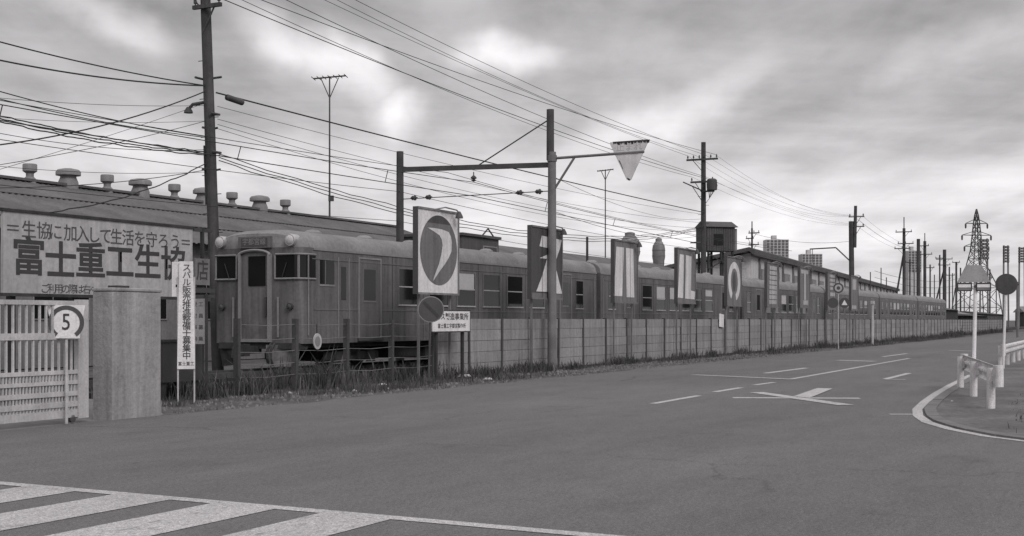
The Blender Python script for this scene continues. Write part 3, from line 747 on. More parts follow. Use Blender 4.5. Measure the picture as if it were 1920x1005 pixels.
for i, (base, shapes) in enumerate(art):
    s0 = 30.15 + 7.18 * i
    BW = 2.3 if i == 0 else 2.42
    ab = thing('advertising_board', lab[i], 'sign board', s0, TA, group='advertising boards above the fence')
    dz = random.uniform(-.04, .04) if i else .04
    MB().box(0, BW, 0, .1, BZ0 + dz, BZ1 + dz).build('panel', M[base], ab)
    MB().box(-.035, -.002, -.02, .13, BZ0 + dz, BZ1 + dz).build('edge_frame', M['disc'], ab)
    for xx in (.25, BW - .3): MB().box(xx, xx + .055, .105, .165, 0, BZ1 + dz - .1).build('post', M['steel_mid'], ab)
    for q, (mn, pts) in enumerate(shapes):
        y = -.004 - .003 * q
        MB().poly([(x * BW, y, BZ0 + dz + z * (BZ1 - BZ0)) for x, z in pts]).build('lettering', M[mn], ab)
    for a_, b_, c_, d_ in ((0, BW, BZ1 + dz - .05, BZ1 + dz + .004), (0, BW, BZ0 + dz - .004, BZ0 + dz + .05), (BW - .05, BW + .004, BZ0 + dz + .05, BZ1 + dz - .05)):
        MB().box(a_, b_, -.03, -.002, c_, d_).build('frame', M['board_mid' if base == 'board_bright' else 'board_dark'], ab)
    for q in ((BW / 3, BW * 2 / 3) if i else ()): MB().box(q - .006, q + .006, -.027, -.0235, BZ0 + dz + .05, BZ1 + dz - .05).build('sheet_joint', M['board_deep'], ab)
    lx, lz = BW - .35, BZ1 + dz
    lm = MB().tube([(lx - .9, .05, lz), (lx - .7, -.15, lz + .06), (lx - .1, -.18, lz + .03), (lx, -.2, lz - .03)], .022, 6).build('lamp_arm', M['trim'], ab)
    MB().lathe([(.03, .05), (.05, .02), (.1, -.08), (.11, -.14)], 12, (lx + .02, -.2, lz - .05)).build('lamp_shade', M['steel'], lm, True)

# ------------------------------------------------------------------ signs in front of the fence
TS = 16.55; sr = S(808, TS)
rs = thing('round_sign', 'dark round sign with a diagonal bar on a post at the fence start', 'sign', sr, TS, rz=R(6))
zr = Zt(580, sr, TS)
MB().plate(ring2(0, zr, .34, .34, 40), 0, .02).build('disc', M['trim'], rs)
MB().plate(ring2(0, zr, .315, .315, 40), -.005, -.001).build('face', M['disc'], rs)
MB().plate([(-.22, zr + .16), (-.16, zr + .22), (.22, zr - .16), (.16, zr - .22)], -.01, -.006).build('slash', M['black'], rs)
MB().tube([(-.06, .05, 0), (0, .05, zr + .2)], .03, 10).build('post', M['steel'], rs)
TS2 = 16.95; sa_, sb_ = S(812, TS2), S(881, TS2)
ws_ = thing('office_sign', 'white office sign with two rows of black characters at the fence start', 'sign', sa_, TS2)
z0, z1 = Zt(621, (sa_ + sb_) / 2, TS2), Zt(583, (sa_ + sb_) / 2, TS2); ww = sb_ - sa_
MB().box(0, ww, 0, .04, z0, z1).build('panel', M['white'], ws_)
MB().box(-.03, ww + .03, -.01, .05, z1 + .001, z1 + .03).build('frame', M['wood'], ws_)
MB().box(-.03, ww + .03, -.01, .05, z0 - .03, z0 - .001).build('frame', M['wood'], ws_)
lettering('バス製造事業所', .2, M['ink'], ws_, (ww * .51, -.005, z0 + (z1 - z0) * .7), bold=.012, sx=1.35)
lettering('富士重工宇都宮製作所', .14, M['ink'], ws_, (ww * .5, -.005, z0 + (z1 - z0) * .25), bold=.008, sx=1.15)
for xx in (.3, ww - .3): MB().box(xx - .04, xx + .04, .045, .12, 0, z1 - .05).build('post', M['wood'], ws_)
# three round traffic signs on one post
T3 = 15.3; s3 = S(1572, T3)
ts = thing('traffic_sign_cluster', 'post with three round traffic signs before the far advertising boards', 'traffic sign', s3, T3, rz=R(-10))
MB().tube([(0, .05, 0), (0, .05, Zt(528, s3, T3))], .03, 8).build('post', M['gate'], ts)
for dx, y, inner in ((0, 540, 'trim'), (-.3, 568, None), (.33, 568, 'tri')):
    zz = Zt(y, s3, T3); d = MB().plate(ring2(dx, zz, .29, .29, 28), 0, .02).build('disc', M['disc'], ts)
    if inner == 'trim': MB().plate(ring2(dx, zz, .2, .2, 24), -.006, -.001).build('face', M['graphic_dim'], d); MB().plate(ring2(dx, zz, .1, .1, 16), -.012, -.007).build('symbol', M['disc'], d)
    if inner == 'tri': MB().plate([(dx - .16, zz - .12), (dx + .16, zz - .12), (dx, zz + .17)], -.006, -.001).build('symbol', M['white'], d)
s4 = S(1636, 15.4)
lp_ = thing('marker_post', 'slim pale marker post before the far end of the fence', 'post', s4, 15.4)
MB().tube([(0, 0, 0), (0, 0, Zt(570, s4, 15.4))], .07, 8).build('shaft', M['gate'], lp_)
MB().box(-.12, .12, -.1, .1, Zt(570, s4, 15.4), Zt(564, s4, 15.4)).build('cap', M['gate'], lp_)

# ------------------------------------------------------------------ guard rails and signs on the island
def guard_rail(label, a, b, zt=.72):
    a, b = Vector(a), Vector(b); d = (b - a); L = d.length
    o = thing('guard_rail', label, 'guard rail', 0, 0); o.location = (a.x, a.y, .04); o.rotation_euler = (0, 0, math.atan2(d.y, d.x))
    n = max(2, round(L / 3.2) + 1)
    prof = [(0, -.17), (.05, -.12), (.05, -.06), (.0, -.02), (0, .02), (.05, .06), (.05, .12), (0, .17)]
    bm_ = MB(); pts = [(-y - .09, zt - .15 + z) for y, z in prof] + [(-y - .075, zt - .15 + z) for y, z in prof[::-1]]
    bm_.prism_s(pts, -.25, L + .25); bm_.build('beam', M['rail_white'], o)
    for xe in (-.27, L + .27):
        MB().tube([(xe, -.1, zt - .34), (xe, -.1, zt + .04)], .09, 12).build('end_cap', M['rail_white'], o, True)
    for i in range(n):
        x = L * i / (n - 1)
        MB().tube([(x, 0, -.15), (x, 0, zt - .02)], .075, 14).build('post', M['rail_white'], o, True)
        MB().box(x - .06, x + .06, -.09, -.01, zt - .28, zt - .05).build('bracket', M['rail_white'], o)
    return o
def gxy(x, y): Y = F * EYE / (y - HY); return ((x - 960) / F * Y, Y)
guard_rail('near white guard rail with chipped paint at the island corner', gxy(1858, 768), gxy(1801, 728))
guard_rail('white guard rail farther along the island behind the round sign', gxy(1876, 690), (22.5, 57.0))
def sgn_at(px, Y): return ((px - 960) / F * Y, Y)
x_, y_ = sgn_at(1826, 29.6)
w1 = thing('warning_sign', 'tapered grey sign with two framed plates on a white post at the island', 'traffic sign', 0, 0); w1.location = (x_, y_, .1); w1.rotation_euler = (0, 0, R(-12))
zz = lambda y: EYE - .1 + (HY - y) * y_ / F
MB().tube([(0, .06, -.15), (.05, .06, zz(500))], .042, 12).build('post', M['white'], w1)
MB().plate([(-.36, zz(529)), (.36, zz(529)), (.17, zz(497)), (-.17, zz(497))], -.0, .02).build('plate', M['sign_grey'], w1)
for sg_ in (-1, 1):
    a, b = sorted((sg_ * .04, sg_ * .37))
    p = MB().box(a, b, -.02, 0, zz(546), zz(530)).build('framed_plate', M['black'], w1)
    MB().box(a + .03, b - .03, -.026, -.021, zz(539), zz(533)).build('face', M['white'], p)
    MB().box(a + .03, b - .03, -.025, -.021, zz(544), zz(540)).build('lower_face', M['steel_mid'], p)
MB().tube([(.03, -.03, zz(537)), (.03, -.045, zz(537))], .035, 10).build('bolt', M['black'], w1)
x_, y2_ = sgn_at(1881, 42.5)
w2 = thing('disc_sign', 'dark round sign on a leaning white post beside the farther guard rail', 'traffic sign', 0, 0); w2.location = (x_, y2_, .1); w2.rotation_euler = (0, 0, R(-15))
zz2 = lambda y: EYE - .1 + (HY - y) * y2_ / F
MB().tube([(0, .05, -.15), (.09, .05, zz2(536))], .042, 12).build('post', M['white'], w2)
MB().plate(ring2(.1, zz2(533), .345, .345, 40), 0, .02).build('disc', M['disc'], w2)
MB().plate(ring2(.1, zz2(533), .32, .32, 40), -.005, -.001).build('face', M['board_deep'], w2)

# ------------------------------------------------------------------ steel gantry over the track with the hanging triangular sign
TP = 17.15; sP = S(1035, TP); YP = Yd(sP, TP); tF = 22.95
gan = thing('track_gantry', 'steel gantry over the track with tall pole before the fence and stay rod', 'gantry', sP, TP)
zb = Zt(309, sP, TP); ztop = Zt(205, sP, TP)
MB().tube([(0, 0, -.1), (0, 0, Zt(285, sP, TP))], [.15, .13], 14).build('lower_pole', M['steel_mid'], gan, True)
MB().tube([(0, .06, Zt(300, sP, TP)), (0, .06, ztop)], [.125, .12], 12).build('upper_pole', M['pole'], gan, True)
dF = tF - TP; sF = S(750, tF) - sP
zF = Zt(318, S(750, tF), tF)
MB().tube([(sF, dF, 0), (sF, dF, Zt(284, S(750, tF), tF))], [.15, .12], 12).build('far_pole', M['pole'], gan, True)
MB().bar((sF, dF, zF), (0, .0, zb), .12, .16).build('beam', M['steel'], gan)
MB().tube([(sF * .48, dF * .48, zb + .1), (0, .05, Zt(222, sP, TP))], .022, 6).build('stay_rod', M['steel'], gan)
hb = MB().tube([(sF * .5, dF * .5, zb - .08), (sF * .5, dF * .5, zb - .22)], .02, 6).build('hanger', M['steel'], gan)
MB().lathe([(.04, .0), (.1, -.06), (.1, -.1), (.04, -.12), (.09, -.16), (.02, -.2)], 12, (sF * .5, dF * .5, zb - .2)).build('insulator', M['insul'], hb, True)
zsp = Zt(358, sP, TP)
MB().tube([(0, .1, zsp), (sF, dF - .1, zsp - .02)], .016, 6).build('span_wire', M['wire'], gan)
for q in (.08, .2, .8, .9):
    p = Vector((sF * q, dF * q, zsp)); d = Vector((sF, dF, 0)).normalized()
    MB().tube([p - d * .12, p - d * .05, p - d * .04, p, p + d * .01, p + d * .06, p + d * .07, p + d * .14], [.03, .03, .09, .09, .035, .035, .08, .03], 10).build('insulator', M['insul'], gan, True)
tsn = thing('hanging_stop_sign', 'peeling triangular sign pointing down from a bracket arm over the road', 'traffic sign', sP, TP)
za = Zt(297, sP, TP)
MB().tube([(0, -.12, za), (-.01, -3.15, za + .04)], .045, 10).build('arm', M['steel_mid'], tsn)
MB().tube([(0, -.12, Zt(352, sP, TP)), (0, -.78, za - .02)], .038, 10).build('brace', M['steel_mid'], tsn)
MB().tube([(0, 0, za - .1), (0, 0, za + .1)], .16, 12).build('clamp', M['steel_mid'], tsn, True)
yy0, yy1 = -2.02, -3.3
zt_ = Zt(274, sP, TP); zb_ = Zt(346, sP, TP)
pl = MB(); rd = [(yy0, zt_), (yy0 + .0, zt_ - .06), (-2.58, zb_ + .03), (-2.66, zb_), (-2.72, zb_ + .03), (yy1, zt_ - .02), (yy1 + .02, zt_ + .03)]
pl.prism_s(rd, -.03, .01); po = pl.build('plate', M['signback'], tsn)
rng = random.Random(4); y = yy0 - .1
while y > yy1 + .02:
    w = rng.uniform(.05, .14); MB().poly([(-.035, y, zt_ + .012), (-.035, y - w, zt_ + .012), (-.035, y - w * .8, zt_ - rng.uniform(.05, .12)), (-.035, y - w * .2, zt_ - rng.uniform(.04, .1))]).build('rust_patch', M['rust'], po); y -= w * .9
MB().poly([(-.035, -2.36, zt_ - .62), (-.035, -2.3, zt_ - .56), (-.035, -2.44, zt_ - .84), (-.035, -2.47, zt_ - .88)]).build('rust_patch', M['rust'], po)
MB().poly([(-.035, -2.58, zb_ + .1), (-.035, -2.68, zb_ + .06), (-.035, -2.7, zb_ + .02), (-.035, -2.64, zb_ + .01)]).build('rust_patch', M['rust'], po)
lettering('止まれ', .26, M['signink'], po, (-.033, -2.66, zt_ - .2), bold=-.006, rot=(R(90), 0, R(-90)), sx=1.15)
MB().box(-.05, -.032, yy1 + .3, yy0, za + .0, za + .025).build('strap', M['steel_mid'], tsn)

# ------------------------------------------------------------------ utility poles
def utility_pole(label, s, t, H, r0, r1, lean=(0, 0), arms=(), steps=False, strut=None, group='poles along the railway', name='utility_pole'):
    o = thing(name, label, 'utility pole', s, t, group=group)
    top = Vector((lean[0], lean[1], H))
    MB().tube([(0, 0, -.1), top * .5, top], [r0, (r0 + r1) / 2, r1], 12).build('shaft', M['pole'], o, True)
    for (z, y0, y1, ni) in arms:
        c = top * (z / H); a = MB().bar((c.x - r1 - .05, c.y + y0, z), (c.x - r1 - .05, c.y + y1, z), .09, .11).build('crossarm', M['pole'], o)
        for i in range(ni):
            y = c.y + y0 + .08 + (y1 - y0 - .16) * (i / max(1, ni - 1))
            MB().lathe([(.02, .05), (.02, .1), (.05, .11), (.055, .17), (.03, .2), (.045, .22), (.02, .27)], 8, (c.x - r1 - .05, y, z)).build('insulator', M['insul'], a, True)
        big_ = y1 if abs(y1) > abs(y0) else y0
        MB().bar((c.x - r1, c.y, z - .75), (c.x - r1 - .02, c.y + big_ * .6, z - .05), .035).build('brace', M['steel'], o)
    if steps:
        for i in range(12):
            z = 3 + i * .55; c = top * (z / H); sgn = 1 if i % 2 else -1
            MB().tube([(c.x, c.y + sgn * (r1 - .02), z), (c.x, c.y + sgn * (r0 + .16), z)], .012, 5).build('step_bolt', M['steel'], o)
    if strut:
        MB().tube([(strut[0], strut[1], 0), (0, 0, strut[2])], [.13, .1], 10).build('strut', M['pole'], o, True)
    return o
TPL = 23.75
sA = S(409, TPL); sC = S(1319, TPL); sD = S(1598, TPL)
ZA = 13.0
leanA = (0, .68 * .8)
pA = utility_pole('tall thick leaning wooden pole at left with many cables and clamps', sA, TPL, ZA, .17, .14, leanA,
    arms=((10.55, -.7, .3, 2), (11.25, -.95, 1.1, 4), (12.15, -1.3, 1.1, 4), (12.6, -.5, 1.1, 3)), steps=True)
cA = lambda z: Vector((leanA[0] * z / ZA, leanA[1] * z / ZA, z))
for z, dx in ((8.55, .3), (7.5, -.2), (7.1, .1), (6.4, -.2), (5.9, .15)):
    c = cA(z); MB().tube([(c.x - .2, c.y + dx, z), (c.x + .2, c.y + dx, z), (c.x + .22, c.y - dx, z + .03)], .035, 6).build('clamp', M['steel'], pA)
c = cA(7.9); lb = MB().tube([(c.x, c.y + .12, 7.85), (c.x - .1, c.y + .5, 7.8), (c.x - .12, c.y + .62, 7.68)], .05, 8).build('bracket', M['steel'], pA)
MB().lathe([(.05, .05), (.12, -.06), (.13, -.12)], 10, (c.x - .12, c.y + .64, 7.68)).build('lamp_shade', M['steel'], lb, True)
MB().tube([(-.05, .38, 4.9), (-.05, .45, 6.6)], .035, 6).build('riser_pipe', M['steel'], pA)
pC = utility_pole('tall pole with crossarms and a bundled transformer beside the raised hut', sC, TPL, 12.3, .19, .14,
    arms=((11.25, -.95, 1.0, 6), (9.9, -.7, .75, 3)), steps=True)
tb = MB(); tb.lathe([(.16, 0), (.3, .02), (.32, .3), (.3, .62), (.2, .7), (.05, .72)], 16, (-.3, -.62, 9.35)); tb.box(-.36, .1, -.66, -.1, 9.3, 9.36)
tbo = tb.build('transformer', M['steel'], pC, True)
for k in range(5): MB().tube([(-.3, -.9 + .12 * k, 9.95), (-.3, -.95 + .14 * k, 9.6 - .1 * (k % 2)), (-.1, -.4, 8.9), (0, -.12, 8.6)], .015, 5).build('cable_loop', M['wire'], tbo)
MB().bar((0, .1, 9.4), (-.1, 1.25, 9.95), .07).build('outrigger', M['steel'], pC)
MB().bar((0, .12, 8.8), (-.05, .7, 9.7), .04).build('brace', M['steel'], pC)
pD = utility_pole('tall double pole with two side arms and a lamp bracket at the shed', sD, TPL, 10.6, .27, .22, (0, .1), ())
MB().tube([(0, -.22, 8.2), (0, -.3, 12.0)], [.16, .14], 10).build('extension', M['pole'], pD, True)
for z in (11.0, 10.1):
    a = MB().bar((-.1, -1.1, z), (-.1, .3, z), .09).build('crossarm', M['pole'], pD)
    for y in (-1.0, .2): MB().lathe([(.02, .05), (.06, .1), (.06, .2), (.02, .28)], 8, (-.1, y, z)).build('insulator', M['insul'], a, True)
    MB().bar((-.1, -.3, z - .8), (-.1, -.8, z), .04).build('brace', M['steel'], pD)
zq = lambda y: Zt(y, sD, TPL)
la = MB(); la.tube([(-.1, .15, zq(490)), (-.4, 1.4, zq(464) )], .06, 8); la.tube([(-.4, 1.4, zq(464)), (-.8, 3.7, zq(466))], .06, 8)
la.build('bracket_arm', M['steel'], pD)
MB().tube([(-.75, 3.45, zq(467)), (-.75, 3.45, zq(492))], .03, 6).build('hanger', M['steel'], pD)
def far_pole(label, x, ytop, t, w, arms=(), strut=None, top=None):
    s = S(x, t); Y = Yd(s, t); H = Zt(ytop, s, t); r = w * Y / F / 2
    aa = [(Zt(ya, s, t), -(x1 - x) * Y / F, (x - x0) * Y / F, n) for ya, x0, x1, n in arms]
    st_ = None
    if strut: st_ = (0, (x - strut[0]) * Y / F * .95, Zt(strut[1], s, t))
    o = utility_pole(label, s, t, H, r * 1.05, r * .9, (0, 0), aa, False, st_, group='far poles beyond the train')
    if top: MB().tube([(0, 0, H - .2), (0, 0, Zt(top, s, t))], .06, 6).build('lightning_rod', M['steel'], o)
    return o
far_pole('far pole with three crossarms and a raking strut right of the shed', 1695, 428, 25.5, 6, ((435, 1680, 1710, 3), (457, 1684, 1713, 3), (466, 1678, 1706, 3)), (1668, 470), 407)
far_pole('thick plain far pole standing between two crossarmed poles', 1722, 448, 24.5, 7, ())
far_pole('far pole with thin rod top and two crossarms right of the thick pole', 1734, 452, 26.5, 6, ((461, 1723, 1742, 3), (477, 1722, 1748, 3)), None, 437)
far_pole('far twin pole with crossarm and raking strut left of the pylon', 1771, 468, 25.5, 7, ((486, 1756, 1786, 3), (497, 1760, 1782, 2)), (1741, 500))
far_pole('slim far pole left of the lattice pylon', 1793, 491, 26, 4, ((492, 1786, 1800, 2),))
far_pole('short slim far pole nearest the pylon foot', 1801, 502, 27, 3, ())
far_pole('short bare pole beside the twin far pole', 1780, 500, 27.5, 3, ((516, 1774, 1790, 2),))
far_pole('slim crossarmed pole behind the gable peak of the shed', 1410, 428, 36, 4, ((437, 1404, 1425, 3), (447, 1399, 1414, 2), (459, 1404, 1424, 2)), None, 415)
far_pole('short pole between the railcar roof and the second antenna', 1101, 444, 26.5, 5, ())
for x, yt in ((1632, 510), (1652, 502)):
    far_pole('low thin pole above the far shed roof, %s of the pair' % ('left' if x < 1640 else 'right'), x, yt, 27, 2, ())
# antennas
def antenna(label, x, ytop, t, zbase, half, r):
    s = S(x, t); o = thing('antenna_mast', label, 'antenna', s, t, zbase, rz=R(-4)); H = Zt(ytop, s, t) - zbase
    MB().tube([(0, 0, -.1), (0, 0, H)], [r, r * .7], 8).build('mast', M['steel'], o, True)
    a = MB().tube([(-half, 0, H - .12), (half, 0, H + .02)], r * .8, 6).build('boom', M['steel'], o)
    for k in range(7):
        q = -half + 2 * half * k / 6; MB().tube([(q, -.5, H - .05 + .02 * k - .06), (q, .5, H - .05 + .02 * k - .06)], r * .4, 5).build('element', M['steel'], a)
    for sgn in (-1, 1): MB().tube([(0, 0, H - 1.6 * half / .9 * .75), (sgn * half * .55, 0, H - .08)], r * .5, 5).build('brace', M['steel'], o)
    MB().box(-.05, .22, -.1, .1, .9, 1.2).build('junction_box', M['steel'], o)
antenna('tall thin aerial mast with a flat boom on the factory roof', 618, 143, TR, ZR + .1, .9, .055)
antenna('second thin aerial mast, behind the hanging triangular sign', 1135, 318, 40, 0, .65, .06)

# ------------------------------------------------------------------ wires
def wire(label, p, q, sag, r, n=18, lump=0., name='overhead_wire', group='overhead wires', m='wire', seed=1):
    p, q = Vector(p), Vector(q)
    o = thing(name, label, 'wire', p.x, p.y, p.z, group=group)
    rng = random.Random(seed); pts = []
    for i in range(n + 1):
        u = i / n; d = (q - p) * u; d.z -= sag * 4 * u * (1 - u)
        if lump and 0 < i < n: d.z += lump * (math.sin(i * 1.1 + seed) * .5 + rng.uniform(-.5, .5)); d.y += lump * rng.uniform(-1, 1)
        pts.append(d)
    MB().tube(pts, r * .72, 5).build('strand', M[m], o)
    return o
def loc(s, t, z): return (s, t, z)
def armpt(s, dy, z, lean=0): return (s - .2, TPL + dy + lean, z + .25)
lnA = lambda z: leanA[1] * z / ZA
hi = [(-.5, 10.55, -.5, 9.75, .02), (-.87, 11.25, -.3, 9.9, .016), (.4, 11.25, .6, 9.95, .014), (1.0, 11.6, -.8, 11.25, .018), (-1.2, 12.15, -.2, 11.25, .014), (-.1, 12.5, .4, 11.25, .013), (1.0, 12.75, .9, 11.25, .013)]
for i, (dy, z, dyc, zc2, rw) in enumerate(hi):
    wire('high power line from the leaning pole top to the transformer pole, %s counted from below' % ORD[i], armpt(sA, dy, z, lnA(z)), armpt(sC, dyc, zc2), .35 + .1 * (i % 3), rw)
    wire('high power line from transformer pole to the double pole, %s counted from below' % ORD[i], armpt(sC, dyc, zc2), (sD - .1, TPL - 1.0 + (i % 4) * .4, 11.1 if i > 2 else 10.2), .5 + .12 * i, .009)
    if i < 4: wire('faint power line beyond the double pole, %s counted from below' % ORD[i], (sD, TPL - 1 + .4 * i, 11.0 - .3 * (i % 2)), (sD + 45, 25.5 - 1 + .5 * i, 10.3 - .2 * (i % 2)), .5, .012)
zA = lambda y: Zt(y, sA, TPL); zC = lambda y: Zt(y, sC, TPL)
w_ = wire('thick cable with a black splice sleeve from leaning pole to transformer pole', (sA + .1, TPL + .15, zA(172)), (sC, TPL - .1, zC(399)), .12, .034)
MB().tube([(.45, 0, -.05), (.5, 0, -.055), (1.2, 0, -.1), (1.25, 0, -.1)], [.03, .09, .09, .03], 10).build('splice_sleeve', M['steel'], w_, True)
for i in range(3):
    wire('lumpy bundled telephone cable sagging right of the leaning pole, strand %s' % ('upper', 'middle', 'lower')[i], (sA + .1, TPL + .05, zA(288 + 6 * i)), (sC, TPL - .05, zC(424 + 2 * i)), 1.35 + .05 * i, .02, 60, .03, seed=20 + i)
for i, (ya, yc) in enumerate(((198, 402), (222, 418), (232, 428), (240, 434))):
    wire('thin service line between leaning and transformer pole, %s from the top' % ORD[i], (sA + .1, TPL + .1, zA(ya)), (sC, TPL, zC(yc)), .3 + .15 * i, .011)
# wires to the left of the leaning pole
def left_wire(label, y_pole, y_left, r, sag, lump=0., t_end=24.6, x_left=-60, n=18, seed=3):
    se = S(x_left, t_end); wire(label, (sA - .1, TPL + .35, zA(y_pole)), (se, t_end, Zt(y_left, se, t_end)), sag, r, n, lump, seed=seed)
left_wire('thick upper cable running left from the leaning pole', 160, 62, .026, .1)
left_wire('thick second cable running left from the leaning pole', 160, 100, .03, .15)
left_wire('thick cable dropping left from the pole clamp', 170, 278, .026, .25)
left_wire('middle cable left of the leaning pole, upper of a close pair', 255, 154, .02, .12)
left_wire('middle cable left of the leaning pole, lower of a close pair', 257, 170, .018, .12)
for i in range(3):
    left_wire('heavy lumpy cable bundle left of the leaning pole, %s strand' % ('upper', 'middle', 'lower')[i], 284 + 3 * i, 203 + 5 * i, .024, .1 + .02 * i, .018, n=46, seed=40 + i)
left_wire('heavy lumpy low cable sweeping down left across the factory roof', 306, 402, .024, .45, .025, n=40, seed=50)
left_wire('thin lower line left of the leaning pole', 280, 238, .012, .2)
left_wire('thin diagonal line falling left to the ridge ventilators', 226, 318, .012, .1)
left_wire('faint diagonal line falling left, above the ventilators', 192, 335, .009, .05)
left_wire('thin level line just above the factory ventilators', 322, 306, .009, .12)
left_wire('thin high line left of the leaning pole', 197, 178, .009, .1)
left_wire('faint middle line left of the leaning pole', 226, 216, .008, .1)
left_wire('thin lower branch line above the roof left of the pole', 318, 352, .014, .15)
# overhead line above the track
TCW = 21.1
sg0, sg1 = sP + sF * .5, sP + 42
def over(label, t, z0, z1, z2, sag, r):
    wire(label + ', left span', (sg0 - 42, t, z0), (sg0, t, z1), sag, r); wire(label + ', right span', (sg0, t, z1), (sg0 + 44, t, z2), sag, r)
tH = TP + dF * .5
over('messenger wire above the track hung from the gantry', tH, 6.0, zb - .42, 6.0, .3, .016)
over('contact wire above the track below the messenger', tH + .1, 5.35, zsp - .02, 5.35, .05, .018)
over('feeder wire beside the messenger above the track', tH + 1.0, 6.3, zb - .05, 6.3, .35, .013)
over('second feeder wire at the far gantry pole', tF - .05, 5.9, 6.0, 5.9, .35, .013)
over('low return wire at the far gantry pole', tF + .05, 4.9, 5.0, 4.9, .35, .012)
dr = 0
for k in (-28, -20, -12.5, -5.5, 6, 13, 20.5, 28):
    u = abs(k) / (42 if k < 0 else 44); zm = (zb - .42) + (6.0 - zb + .42) * u - .3 * 4 * u * (1 - u); zl = zsp - .02 + (5.35 - zsp + .02) * u - .2 * u * (1 - u)
    d = thing('dropper', '%s dropper from the left between messenger and contact wire' % ORD[dr], 'wire', sg0 + k, tH + .05, zl, group='droppers of the overhead line'); dr += 1
    MB().tube([(0, .05, 0), (0, -.05, zm - zl)], .012, 5).build('rod', M['wire'], d)
wire('slack line from the gantry pole toward the transformer pole', (sP, TP, Zt(395, sP, TP)), (sC, TPL - .1, zC(440)), .5, .012)
wire('thin line from the gantry pole top down the street', (sP, TP, Zt(330, sP, TP)), (sC, TPL, zC(410)), .5, .01)
wire('thin line from gable pole of the shed to the double pole', (S(1410, 36), 36, Zt(437, S(1410, 36), 36)), (sD, TPL, Zt(452, sD, TPL)), .5, .02)

# ------------------------------------------------------------------ buildings beyond the train
def hall(name, label, s, t, L, D, zw, zr, wall, roof, wins=()):
    o = thing(name, label, 'building', s, t)
    MB().box(0, L, 0, D, 0, zw).build('wall', M[wall], o)
    r = MB(); r.prism_s([(-.3, zw - .02), (D + .3, zw - .02), (D / 2, zr)], -.3, L + .3); r.build('roof', M[roof], o)
    return o
s_b = S(866, 27)
o = thing('flat_hut', 'dark flat-topped hut behind the leading railcar roof', 'building', s_b, 27)
Lb = S(935, 27) - s_b; zt1 = Zt(441, s_b, 27)
MB().box(0, Lb, 0, 3, 0, zt1).build('wall', M['hut'], o); MB().box(-.1, Lb + .1, -.1, 3.1, zt1 + .002, zt1 + .12).build('roof', M['shed_roof'], o)
MB().bar((Lb * .55, 0, zt1 + .12), (Lb * .7, 0, zt1 + .45), .05).build('pipe', M['steel'], o); MB().bar((Lb * .85, 0, zt1 + .12), (Lb * .7, 0, zt1 + .45), .05).build('pipe', M['steel'], o)
wd = MB().box(Lb * .55, Lb * .95, -.03, -.001, zt1 - 1.0, zt1 - .35).build('window', M['trim'], o); MB().box(Lb * .58, Lb * .92, -.05, -.032, zt1 - .95, zt1 - .4).build('pane', M['glass'], wd)
s_b = S(944, 28); Lb = S(1305, 28) - s_b
o = hall('storehouse', 'long low dark-roofed storehouse behind the railcar roofs', s_b, 28, Lb, 6, 4.6, 5.6, 'wall', 'roofing')
for k in range(9):
    w = MB().box(3 + k * 4.2, 5 + k * 4.2, -.05, -.002, 3.6, 4.4).build('window', M['vent'], o)
    MB().box(3.1 + k * 4.2, 4.9 + k * 4.2, -.07, -.052, 3.68, 4.32).build('pane', M['glass'], w)
for x, yt, yb, w, lbl in ((1181, 435, 462, 38, 'wide domed steel tank above the third advertising board'), (1235, 446, 480, 24, 'narrow ribbed steel tank on the storehouse roof')):
    tt = 30.8; s = S(x, tt); Y = Yd(s, tt); r = w * Y / F / 2; z0, z1 = 5.4, Zt(yt, s, tt); h = z1 - z0
    v = thing('roof_tank', lbl, 'tank', s, tt, z0, group='tanks on the storehouse roof')
    MB().lathe([(r * .8, -.4), (r * .9, h * .2), (r, h * .3), (r, h * .62), (r * .9, h * .75)], 20).build('drum', M['vent'], v, True)
    MB().lathe([(r * .86, h * .74), (r * .6, h * .86), (r * .5, h * .87), (r * .5, h * .97), (r * .2, h)], 18).build('cap', M['vent'], v, True)
    for q in (.35, .55): MB().lathe([(r * 1.04, h * q), (r * 1.04, h * q + .06)], 20).build('band', M['steel_mid'], v, True)
# raised boarded hut
th = 27.5; sh = S(1326, th); Lh = S(1391, th) - sh
o = thing('raised_hut', 'dark boarded hut raised on stilts behind the transformer pole', 'building', sh, th)
zt2, zb2 = Zt(425, sh, th), Zt(470, sh, th); Lh = 2.15; Dh = 1.9
rot = R(-38); o.rotation_euler = (0, 0, TH + rot - R(10)); 
nbd = 12
for i in range(nbd): MB().box(Lh * i / nbd + .01, Lh * (i + 1) / nbd - .01, 0, .05, zb2, zt2).build('board', M['hut'], o)
MB().box(0, Lh, .052, Dh, zb2, zt2).build('cabin', M['hut'], o)
MB().box(.5, 1.2, -.03, -.002, zb2 + .4, zt2 - .5).build('window', M['glass'], o)
MB().box(Lh + .002, Lh + .2, .1, .3, zb2, zt2 - .1).build('corner_board', M['vent'], o)
rr = MB(); rr.prism_s([(-.15, zt2 + .0), (Dh + .15, zt2), (Dh / 2, zt2 + .45)], -.1, Lh + .2); rr.build('roof', M['shed_roof'], o)
for xx in (.1, Lh / 2, Lh - .2):
    for yy in (.1, Dh - .2): MB().box(xx, xx + .14, yy, yy + .14, 0, zb2 - .002).build('stilt', M['wood'], o)
MB().bar((.15, .05, zb2 - 1.3), (Lh - .1, .05, zb2 - .2), .08).build('brace', M['wood'], o); MB().bar((.15, .05, zb2 - .2), (Lh - .1, .05, zb2 - 1.3), .08).build('brace', M['wood'], o)
MB().box(-.9, 0, .1, .9, zb2 + .55, zb2 + .62).build('side_roof', M['hut'], o)
